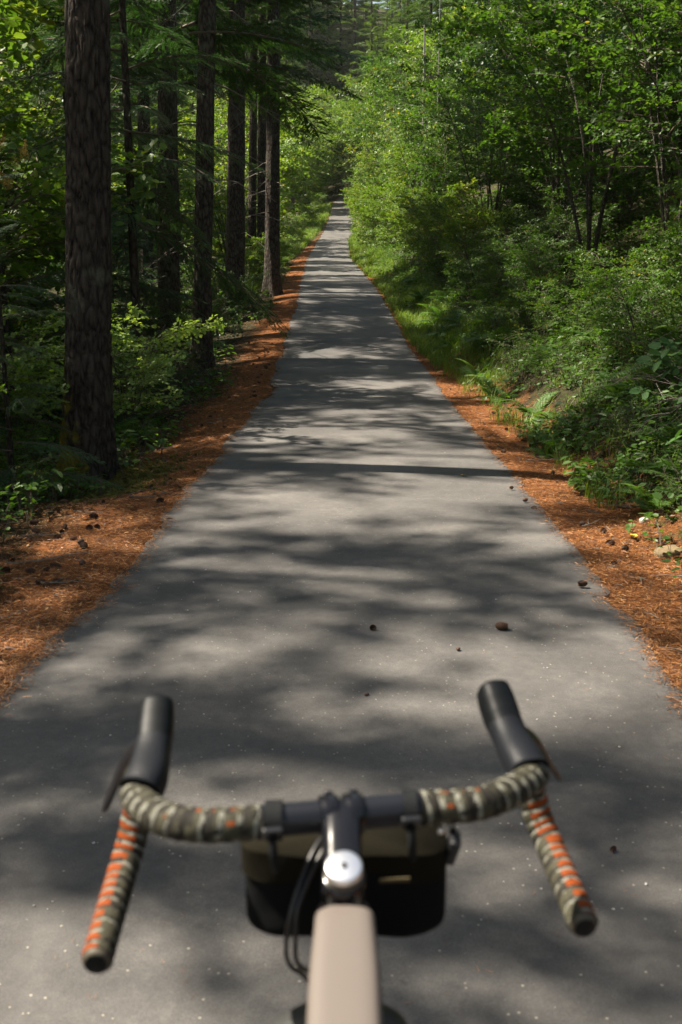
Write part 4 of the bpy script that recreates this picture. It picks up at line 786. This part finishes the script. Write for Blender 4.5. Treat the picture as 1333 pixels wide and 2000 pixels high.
TAPE = [plain('tape_olive', (0.048, 0.045, 0.030), .75, spec=.12, bump=.3), plain('tape_pale', (0.17, 0.168, 0.14), .7, spec=.15, bump=.3), plain('tape_orange', (0.19, 0.040, 0.008), .75, spec=.1, bump=.3), plain('tape_dark', (0.020, 0.018, 0.015), .75, spec=.12, bump=.3)]
bike = thing('bicycle', 'drop-bar bicycle with camouflage bar tape and taupe top tube in the foreground', 'bicycle', (0, 0.3, 0.0))
BO = np.array([0, 0.3, 0.0])
def bpart(name, g, mats, smooth=True, parent=None, sub=0):
    me = g.mesh(name, mats if isinstance(mats, list) else [mats], smooth); o = link(name, me, parent or bike)
    if sub: md = o.modifiers.new('s', 'SUBSURF'); md.levels = sub; md.render_levels = sub
    return o
def spline(pts, n):
    P = np.array(pts, float); d = np.r_[0, np.cumsum(np.linalg.norm(np.diff(P, axis=0), axis=1))]; s = np.linspace(0, d[-1], n)
    # Catmull-Rom through the points
    o = []
    for v in s:
        i = min(max(np.searchsorted(d, v) - 1, 0), len(P) - 2); t = (v - d[i]) / (d[i + 1] - d[i]); p1, p2 = P[i], P[i + 1]
        p0 = P[i - 1] if i > 0 else 2 * p1 - p2; p3 = P[i + 2] if i + 2 < len(P) else 2 * p2 - p1
        m1 = (p2 - p0) / 2; m2 = (p3 - p1) / 2; o.append((2 * t**3 - 3 * t**2 + 1) * p1 + (t**3 - 2 * t**2 + t) * m1 + (-2 * t**3 + 3 * t**2) * p2 + (t**3 - t**2) * m2)
    return np.array(o), s
def btube(pts, r, n=24, sides=12, **k):
    P, s = spline(pts, n); g = Geo(); rad = np.interp(np.linspace(0, 1, n), np.linspace(0, 1, len(r)), r) if hasattr(r, '__len__') else r
    g.tube(P - BO, rad, sides, cap=True, **k); return g
BL = [(-0.05, .889, 1.05), (-.0735, .8848, 1.05), (-.1327, .8772, 1.05), (-.1759, .8958, 1.047), (-.2085, .9363, 1.043), (-.217, .975, 1.04), (-.2225, 1.02, 1.03), (-.231, 1.047, .995), (-.240, 1.040, .945), (-.2465, .995, .915), (-.2436, .8713, .905)]
BRt = [(0.05, .905, 1.05), (.0831, .9104, 1.05), (.1364, .9180, 1.05), (.1784, .9503, 1.047), (.2060, .9858, 1.043), (.213, 1.02, 1.04), (.2175, 1.06, 1.03), (.224, 1.088, .995), (.235, 1.083, .945), (.2466, 1.045, .918), (.2557, .9287, .905)]
bpart('handlebar', btube([(-.09, .8825, 1.05), (0, .897, 1.05), (.09, .9115, 1.05)], .0158, 12, 24), M_BAR)
def tape(pts, flip, i0=0.03):
    P, s = spline(pts, 760); m = s > i0; P, s = P[m] - BO, s[m]; n, k = len(P), 28
    Tn = unit(np.gradient(P, axis=0)); U = np.zeros_like(P); u = np.array([0, 0, 1.0])
    for i in range(n): u = unit(u - Tn[i] * (u @ Tn[i])); U[i] = u
    W = np.cross(Tn, U) * flip; a = np.arange(k) * 2 * np.pi / k
    ph = s[:, None] / 0.0155 + a[None] / (2 * np.pi); f = ph % 1.0; wr = np.floor(ph)
    rad = 0.0162 + 0.0012 * np.sin(np.pi * np.clip(f * 1.05, 0, 1)) ** .6 - np.clip((s[:, None] - .36) / .3, 0, 1) * .0017
    V = P[:, None] + rad[..., None] * (np.cos(a)[None, :, None] * U[:, None] + np.sin(a)[None, :, None] * W[:, None])
    nz = noise2(wr * 3.7 + f * 1.5, np.cos(a)[None] * 1.8 + 5, 4) + .5 * noise2(wr * 5.1 + f * 4, np.sin(a)[None] * 4 + 5, 5)
    M = np.where(f < .30, 1, np.where(f < .55, 0, 3)); M = np.where(nz > .12, 0, M); M = np.where((nz < -.25) & (f < .5), 3, M)  # pale stripes: tape colour with the sheen along each wrap painted in
    an = (a[None] * 1.0 + 0 * f); drop = (s[:, None] > .30)
    Nn = np.cos(a)[None, :, None] * U[:, None] + np.sin(a)[None, :, None] * W[:, None]
    dd = unit(np.array([-.45, -.75, .55] if flip > 0 else [.25, -.8, .6])); lo = Nn @ dd; lo2 = Nn @ unit(np.array([0, -.6, .8]))
    M = np.where((f > .30) & (f < .82) & np.where(drop, (lo > .52 + .12 * nz), (lo2 > .88) & (lo2 < .93) & (nz > .14)), 2, M)
    i = np.arange(n - 1)[:, None] * k; j = np.arange(k)[None]; q = (j + 1) % k; Q = np.stack([i + j, i + q, i + k + q, i + k + j], -1)
    if flip < 0: Q = Q[..., ::-1]
    g = Geo(); g.add(V.reshape(-1, 3), Q.reshape(-1, 4), M[:-1].ravel()); bpart('bar_tape', g, TAPE)
    e = P[-1]; d = Tn[-1]; g = Geo(); g.tube([e - d * .012, e, e + d * .0005, e + d * .004, e + d * .006], [.0150, .0152, .0150, .0135, .011], 24, cap=True); bpart('bar_end_plug', g, M_TAN if False else M_GOLD)
    g = Geo(); g.tube([e + d * .0062, e + d * .0072], [.0112, .0095], 24, cap=True)
    bpart('plug_face', g, M_RUBD)
tape(BL, 1); tape(BRt, -1)
def loft(cs, ws, hs, n=26, k=20, p=.75, up=(0, 0, 1)):
    C, s = spline(cs, n); C = C - BO; q = np.linspace(0, 1, n); w_ = np.interp(q, np.linspace(0, 1, len(ws)), ws); h_ = np.interp(q, np.linspace(0, 1, len(hs)), hs)
    e = np.sqrt(np.clip(1 - np.clip((q - .86) / .14, 0, 1) ** 2 * .97, 0, 1)); w_ = w_ * e; h_ = h_ * e
    Tn = unit(np.gradient(C, axis=0)); S = unit(np.cross(Tn, np.array(up, float))); U = np.cross(S, Tn); a = np.arange(k) * 2 * np.pi / k
    sg = lambda v: np.sign(v) * np.abs(v) ** p
    V = C[:, None] + S[:, None] * (w_[:, None] * sg(np.cos(a))[None])[..., None] + U[:, None] * (h_[:, None] * sg(np.sin(a))[None])[..., None]
    c0 = V.shape[0] * k; V = np.vstack([V.reshape(-1, 3), C[:1], C[-1:]]); i = np.arange(n - 1)[:, None] * k; j = np.arange(k)[None]; qq = (j + 1) % k
    Q = np.stack([i + j, i + qq, i + k + qq, i + k + j], -1).reshape(-1, 4); ex = []
    for b, c in ((0, c0), ((n - 1) * k, c0 + 1)):
        for r_ in range(0, k, 2): ex.append([c, b + r_, b + (r_ + 1) % k, b + (r_ + 2) % k])
    g = Geo(); g.add(V, np.vstack([Q, ex])); return g
HL = [(-.209, .948, 1.047), (-.2055, .965, 1.053), (-.2065, 1.00, 1.060), (-.2085, 1.035, 1.072), (-.2105, 1.072, 1.098)]
HR = [(.204, .992, 1.047), (.200, 1.008, 1.053), (.1935, 1.040, 1.060), (.1865, 1.072, 1.074), (.1775, 1.108, 1.101)]
for Hc in (HL, HR):
    C, _ = spline(Hc, 21); ho = bpart('brake_hood', loft([tuple(c) for c in C[:14]], [.0225, .0220, .0200, .0205], [.021, .020, .019, .021], 26, p=.8), M_RUB)
    tip = loft([tuple(c) for c in C[10:]], [.0188, .0205, .0202, .0178], [.019, .022, .022, .019], 26, p=.72); bpart('hood_tip', tip, M_RUBD, parent=None)
for pts in ([(-.226, 1.045, 1.055), (-.246, 1.062, 1.03), (-.266, 1.080, .99), (-.286, 1.085, .945)], [(.206, 1.085, 1.055), (.233, 1.110, 1.03), (.257, 1.140, .985), (.280, 1.165, .945)]):
    P, _ = spline(pts, 20); bpart('brake_lever', loft(pts, [.0095, .0095, .0085, .0075], [.0045, .0045, .004, .004], 22, p=.8, up=(1, .4, 0)), M_LEVER)
# stem
axis = np.array([0, -.37, .93]); capc = np.array([.0026, .814, 1.045])
def disc(c, ax_, rs, hs, sides=40):
    g = Geo(); ax_ = unit(ax_); g.tube([c - BO + ax_ * h for h in hs], rs, sides, cap=True); return g
bpart('stem', (lambda g: g)(loft([(.0022, .812, 1.014), (.0018, .840, 1.027), (.0008, .868, 1.039), (.0004, .895, 1.048), (.0002, .905, 1.052)], [.0200, .0195, .0192, .0200, .0205], [.017, .0165, .0170, .019, .019], 26, 28, p=.7)), M_BLACK)
bpart('steerer_clamp', disc(capc, axis, [.0185, .0200, .0200, .0182], [-.048, -.046, -.014, -.0125]), M_BLACK)
for x0, x1 in ((-.0215, -.0025), (.0025, .0215)):
    g = Geo(); c = np.array([0, .897, 1.05]) - BO; dx = unit(np.array([1, .155, 0])); g.tube([c + dx * x0, c + dx * (x0 + .002), c + dx * (x1 - .002), c + dx * x1], [.0190, .0203, .0203, .0190], 32, cap=True); bpart('bar_clamp', g, M_BLACK)
for xx in (-.0125, .0125):
    c = np.array([xx, .9105 + xx * .155, 1.066]); bpart('clamp_bolt', disc(c, np.array([0, .35, .94]), [.0042, .0045, .0045, .004], [-.003, -.002, .0025, .0032], 16), M_BLACK)
bpart('stem_cap', disc(capc, axis, [.0168, .0172, .0172, .0160, .0152], [-.006, -.0055, .0005, .0018, .0020], 48), M_SILV)
bpart('cap_ring', disc(capc, axis, [.0176, .0178, .0178, .0174], [-.0125, -.012, -.0070, -.0065], 48), M_GOLD)
bpart('cap_bolt', disc(capc, axis, [.0032, .0032, .0028], [.0012, .0028, .0034], 12), M_LEVER)
bpart('spacer', disc(capc, axis, [.0170, .0178, .0178, .017], [-.075, -.074, -.050, -.049]), M_DARKFR)
# frame
def slab(pts, w, h, p=.42, n=40, k=32):
    C, s = spline(pts, n); C = C - BO; q = np.linspace(0, 1, n); w_ = np.interp(q, np.linspace(0, 1, len(w)), w); h_ = np.interp(q, np.linspace(0, 1, len(h)), h)
    e = np.sqrt(np.clip(1 - np.clip((.02 - q) / .02, 0, 1) ** 2 * .35, 0, 1)); w_ = w_ * e; h_ = h_ * e
    Tn = unit(np.gradient(C, axis=0)); S = np.tile([1.0, 0, 0], (n, 1)); U = unit(np.cross(S, Tn)); U *= np.sign(U[:, 2:3]); a = (np.arange(k) + .5) * 2 * np.pi / k; sg = lambda v: np.sign(v) * np.abs(v) ** p
    V = C[:, None] + S[:, None] * (w_[:, None] * sg(np.cos(a))[None])[..., None] + U[:, None] * (h_[:, None] * sg(np.sin(a))[None])[..., None]
    c0 = n * k; V = np.vstack([V.reshape(-1, 3), C[:1], C[-1:]]); i = np.arange(n - 1)[:, None] * k; j = np.arange(k)[None]; qq = (j + 1) % k; Q = np.stack([i + j, i + qq, i + k + qq, i + k + j], -1).reshape(-1, 4); ex = []
    for b, c in ((0, c0), ((n - 1) * k, c0 + 1)):
        for r_ in range(0, k, 2): ex.append([c, b + r_, b + (r_ + 1) % k, b + (r_ + 2) % k])
    g = Geo(); g.add(V, np.vstack([Q, ex])); return g
bpart('top_tube', slab([(.0035, .799, .994), (.0035, .775, .9935), (.003, .70, .980), (.002, .55, .955), (0, .30, .90)], [.0265, .0305, .0305, .030, .024, .02, .018], [.026, .0275, .0275, .026, .024, .02, .018]), M_FRAME)
bpart('head_tube', btube([(.003, .842, .972), (.003, .885, .86), (.003, .905, .80)], [.028, .030, .031], 12, 24), M_FRAME)
bpart('down_tube', slab([(.003, .875, .86), (.002, .70, .66), (0, .38, .30)], [.034, .04, .038], [.03, .034, .032], .6), M_DARKFR)
bpart('seat_tube', btube([(0, .36, .30), (0, .245, .90)], .017, 8, 16), M_FRAME); bpart('seatpost', btube([(0, .245, .90), (0, .23, .98)], .0136, 6, 16), M_BLACK)
bpart('saddle', loft([(0, .02, 1.0), (0, .10, 1.005), (0, .22, .998), (0, .30, .990)], [.06, .07, .035, .018], [.016, .02, .018, .014], up=(0, 0, 1)), M_RUBD)
for sx in (-1, 1):
    bpart('seat_stay', btube([(sx * .012, .25, .84), (sx * .05, .05, .50), (sx * .062, -.09, .35)], .008, 12, 10), M_FRAME); bpart('chain_stay', btube([(sx * .03, .35, .29), (sx * .055, .1, .31), (sx * .062, -.09, .35)], .010, 12, 10), M_FRAME)
    bpart('fork_leg', btube([(sx * .046 + .003, .95, .745), (sx * .052 + .003, 1.04, .55), (sx * .055 + .003, 1.115, .352)], [.0175, .0205, .016], 14, 16), M_DARKFR)
bpart('fork_crown', loft([(-.064, .945, .752), (-.03, .935, .775), (.003, .93, .78), (.036, .935, .775), (.070, .945, .752)], [.022, .024, .024, .024, .022], [.02, .022, .024, .022, .02], up=(0, 0, 1)), M_DARKFR)
def wheel(cx, cyy, ang=0.0):
    c = np.array([cx, cyy, .35]); a = np.linspace(0, 2 * np.pi, 65); f = lambda r: np.stack([cx + math.sin(ang) * r * np.cos(a) * -1, cyy + math.cos(ang) * r * np.cos(a), .35 + r * np.sin(a)], -1) - BO
    g = Geo(); g.tube(f(.327), .0215, 12); ty = bpart('tyre', g, M_TYRE); g = Geo(); g.tube(f(.300), .011, 8); bpart('rim', g, M_BLACK)
    g = Geo(); h = c - BO; g.tube([h + [-.04, 0, 0], h + [.04, 0, 0]], .018, 12, cap=True); bpart('hub', g, M_BLACK)
    for i in range(24):
        t_ = i * 2 * math.pi / 24; e = f(.297)[int(i * 64 / 24)]; g = Geo(); g.tube([h + [.028 * (1 if i % 2 else -1), 0, 0], e], .001, 3); bpart('spoke', g, M_SILV)
wheel(.003, 1.115, .05); wheel(0, -.09)
g = Geo(); c = np.array([0, .36, .28]) - BO; g.tube([c + [.03, 0, 0], c + [.034, 0, 0]], [.085, .085], 32, cap=True); bpart('chainring', g, M_BLACK)
for sx in (-1, 1): bpart('crank', btube([(sx * .05, .36, .28), (sx * .068, .36 + sx * .12, .28 - sx * .12)], .011, 6, 10), M_BLACK); bpart('pedal', loft([(sx * .07, .36 + sx * .12 - .03, .28 - sx * .12), (sx * .13, .36 + sx * .12, .28 - sx * .12), (sx * .16, .36 + sx * .12, .28 - sx * .12)], [.045, .045, .045], [.01, .01, .01]), M_BLACK)
for off in (0, .009): bpart('cable', btube([(-.012 + off, .935, 1.015), (-.03 + off, .905, 1.0), (-.047 + off * .6, .875, .965), (-.054 + off, .866, .93), (-.052 + off, .872, .90), (-.036 + off * 1.5, .89, .87), (-.02 + off, .90, .83)], .0026, 40, 8), M_LEVER)
# handlebar bag
bag = thing('handlebar_bag', 'small black and olive bag strapped under the handlebar', 'bag', (0.005, .97, .96)); GO = np.array([0.005, .97, .96])
def pouch(cx, hw, hd, z0, z1, seed=0, rb=.020, y0=.957, edge=None, n=26, k=48):
    """rounded box cross sections stacked in z; lower corners round off"""
    q = np.linspace(0, 1, n); z = z0 + (z1 - z0) * q; hgt = z - z0; e = np.where(hgt < rb, np.sqrt(np.clip(1 - (1 - hgt / rb) ** 2, 0.0, 1)), 1.0)
    a = np.arange(k) * 2 * np.pi / k; sg = lambda v, p: np.sign(v) * np.abs(v) ** p
    rt = np.where(np.cos(a) > 0, 1.8, 0.8)          # right lower corner rounder than the left
    wx = hw - rb * (1 - e)[:, None] * rt[None] * 1.25
    X = cx + wx * sg(np.cos(a), .5)[None] ; Y = y0 + (hd * (.35 + .65 * e))[:, None] * sg(np.sin(a), .6)[None] + .006 * noise2(X * 30, z[:, None] * 30, seed)
    Z = z[:, None] + 0 * X + .004 * noise2(X * 20, 0 * X, 3)
    if edge is not None: Z = np.maximum(Z, (z0 + edge(X)))
    V = np.stack([X, Y, Z], -1).reshape(-1, 3) - GO; c0 = len(V); V = np.vstack([V, [[cx, y0, z0] - GO], [[cx, y0, z1 + .004] - GO]]); i = np.arange(n - 1)[:, None] * k; j = np.arange(k)[None]; qq = (j + 1) % k
    Q = np.stack([i + j, i + qq, i + k + qq, i + k + j], -1).reshape(-1, 4); ex = []
    for b, c in ((0, c0), ((n - 1) * k, c0 + 1)):
        for r_ in range(0, k, 2): ex.append([c, b + r_, b + (r_ + 1) % k, b + (r_ + 2) % k])
    g = Geo(); g.add(V, np.vstack([Q, ex])); return g
link('pouch', pouch(.005, .107, .040, .888, .990, 1).mesh('pouch', [M_CORD], True), bag)
link('lid', pouch(.003, .109, .043, .955, .995, 2, rb=.001, edge=lambda X: .036 * np.exp(-((X - .005) / .045) ** 2) - .006 * np.cos((X - .005) / .107 * 3.0)).mesh('lid', [M_OLIVE], True), bag)
def bbox_part(name, pts, r, mat, n=10, sides=8): 
    P, s = spline(pts, n); g = Geo(); g.tube(P - GO, r, sides, cap=True); return link(name, g.mesh(name, [mat], True), bag)
def band(name, cx, w, mat, r=.0185):
    a = np.linspace(0, 2 * np.pi, 29); g = Geo(); yb = .897 + cx * .155
    prof = [(r - .0005, -w), (r + .001, -w), (r + .001, w), (r - .0005, w)]
    V = np.array([[(cx + o, yb + rr_ * math.cos(t), 1.05 + rr_ * math.sin(t)) for (rr_, o) in prof] for t in a[:-1]]).reshape(-1, 3) - GO; i = np.arange(28)[:, None] * 4; j = np.arange(4)[None]; i2 = (np.arange(28)[:, None] + 1) % 28 * 4
    g.add(V, np.stack([i + j, i + (j + 1) % 4, i2 + (j + 1) % 4, i2 + j], -1).reshape(-1, 4)); return link(name, g.mesh(name, [mat]), bag)
def boxpart(name, c, s, mat, rot=(0, 0, 0)):
    c = np.array(c) - GO; v = np.array([[x, y, z] for x in (-1, 1) for y in (-1, 1) for z in (-1, 1)], float) * s
    g = Geo(); g.add(v, [(0, 1, 3, 2), (4, 6, 7, 5), (0, 4, 5, 1), (2, 3, 7, 6), (0, 2, 6, 4), (1, 5, 7, 3)]); o = link(name, g.mesh(name, [mat]), bag); o.location = c; o.rotation_euler = rot
    md = o.modifiers.new('b', 'BEVEL'); md.width = min(s) * .6; md.segments = 3; return o
for cx in (-.066, .069):
    band('strap', cx, .0065 if cx > 0 else .0085, M_STRAP); boxpart('buckle', (cx, .8775 + cx * .155, 1.048), (.010, .003, .006), M_LEVER, (.5, 0, .15))
    bbox_part('strap_tail', [(cx, .876 + cx * .155, 1.042), (cx + .001, .873 + cx * .155, 1.025), (cx + .003, .882 + cx * .155, 1.005)], .0042, M_STRAP)
boxpart('side_buckle', (.117, .945, .985), (.006, .012, .016), M_LEVER, (.2, .25, 0)); bbox_part('side_strap', [(.112, .93, 1.02), (.117, .945, 1.005), (.118, .96, .985)], .004, M_STRAP)
boxpart('trim_stripe', (.055, .9135, .967), (.016, .0012, .0025), M_TAN, (0, -.05, 0)); boxpart('metal_ring', (.1, .905, 1.028), (.003, .003, .003), M_SILV)

# ------------------------------------------------------------------ thin forest air
g = Geo(); v = np.array([[x, y, z] for x in (-260, 380) for y in (-22, 460) for z in (-12, 170)], float)
g.add(v, [(0, 1, 3, 2), (4, 6, 7, 5), (0, 4, 5, 1), (2, 3, 7, 6), (0, 2, 6, 4), (1, 5, 7, 3)])
hm = bpy.data.materials.new('forest_air'); hm.use_nodes = True; hm.node_tree.nodes.clear()
pv = hm.node_tree.nodes.new('ShaderNodeVolumePrincipled'); pv.inputs['Density'].default_value = 0.00012; pv.inputs['Color'].default_value = (0.90, 0.95, 0.88, 1); pv.inputs['Anisotropy'].default_value = 0.3
ho_ = hm.node_tree.nodes.new('ShaderNodeOutputMaterial'); hm.node_tree.links.new(pv.outputs[0], ho_.inputs['Volume'])
tag(link('haze', g.mesh('haze', [hm])), 'thin pale haze in the forest air', None, None, 'stuff')
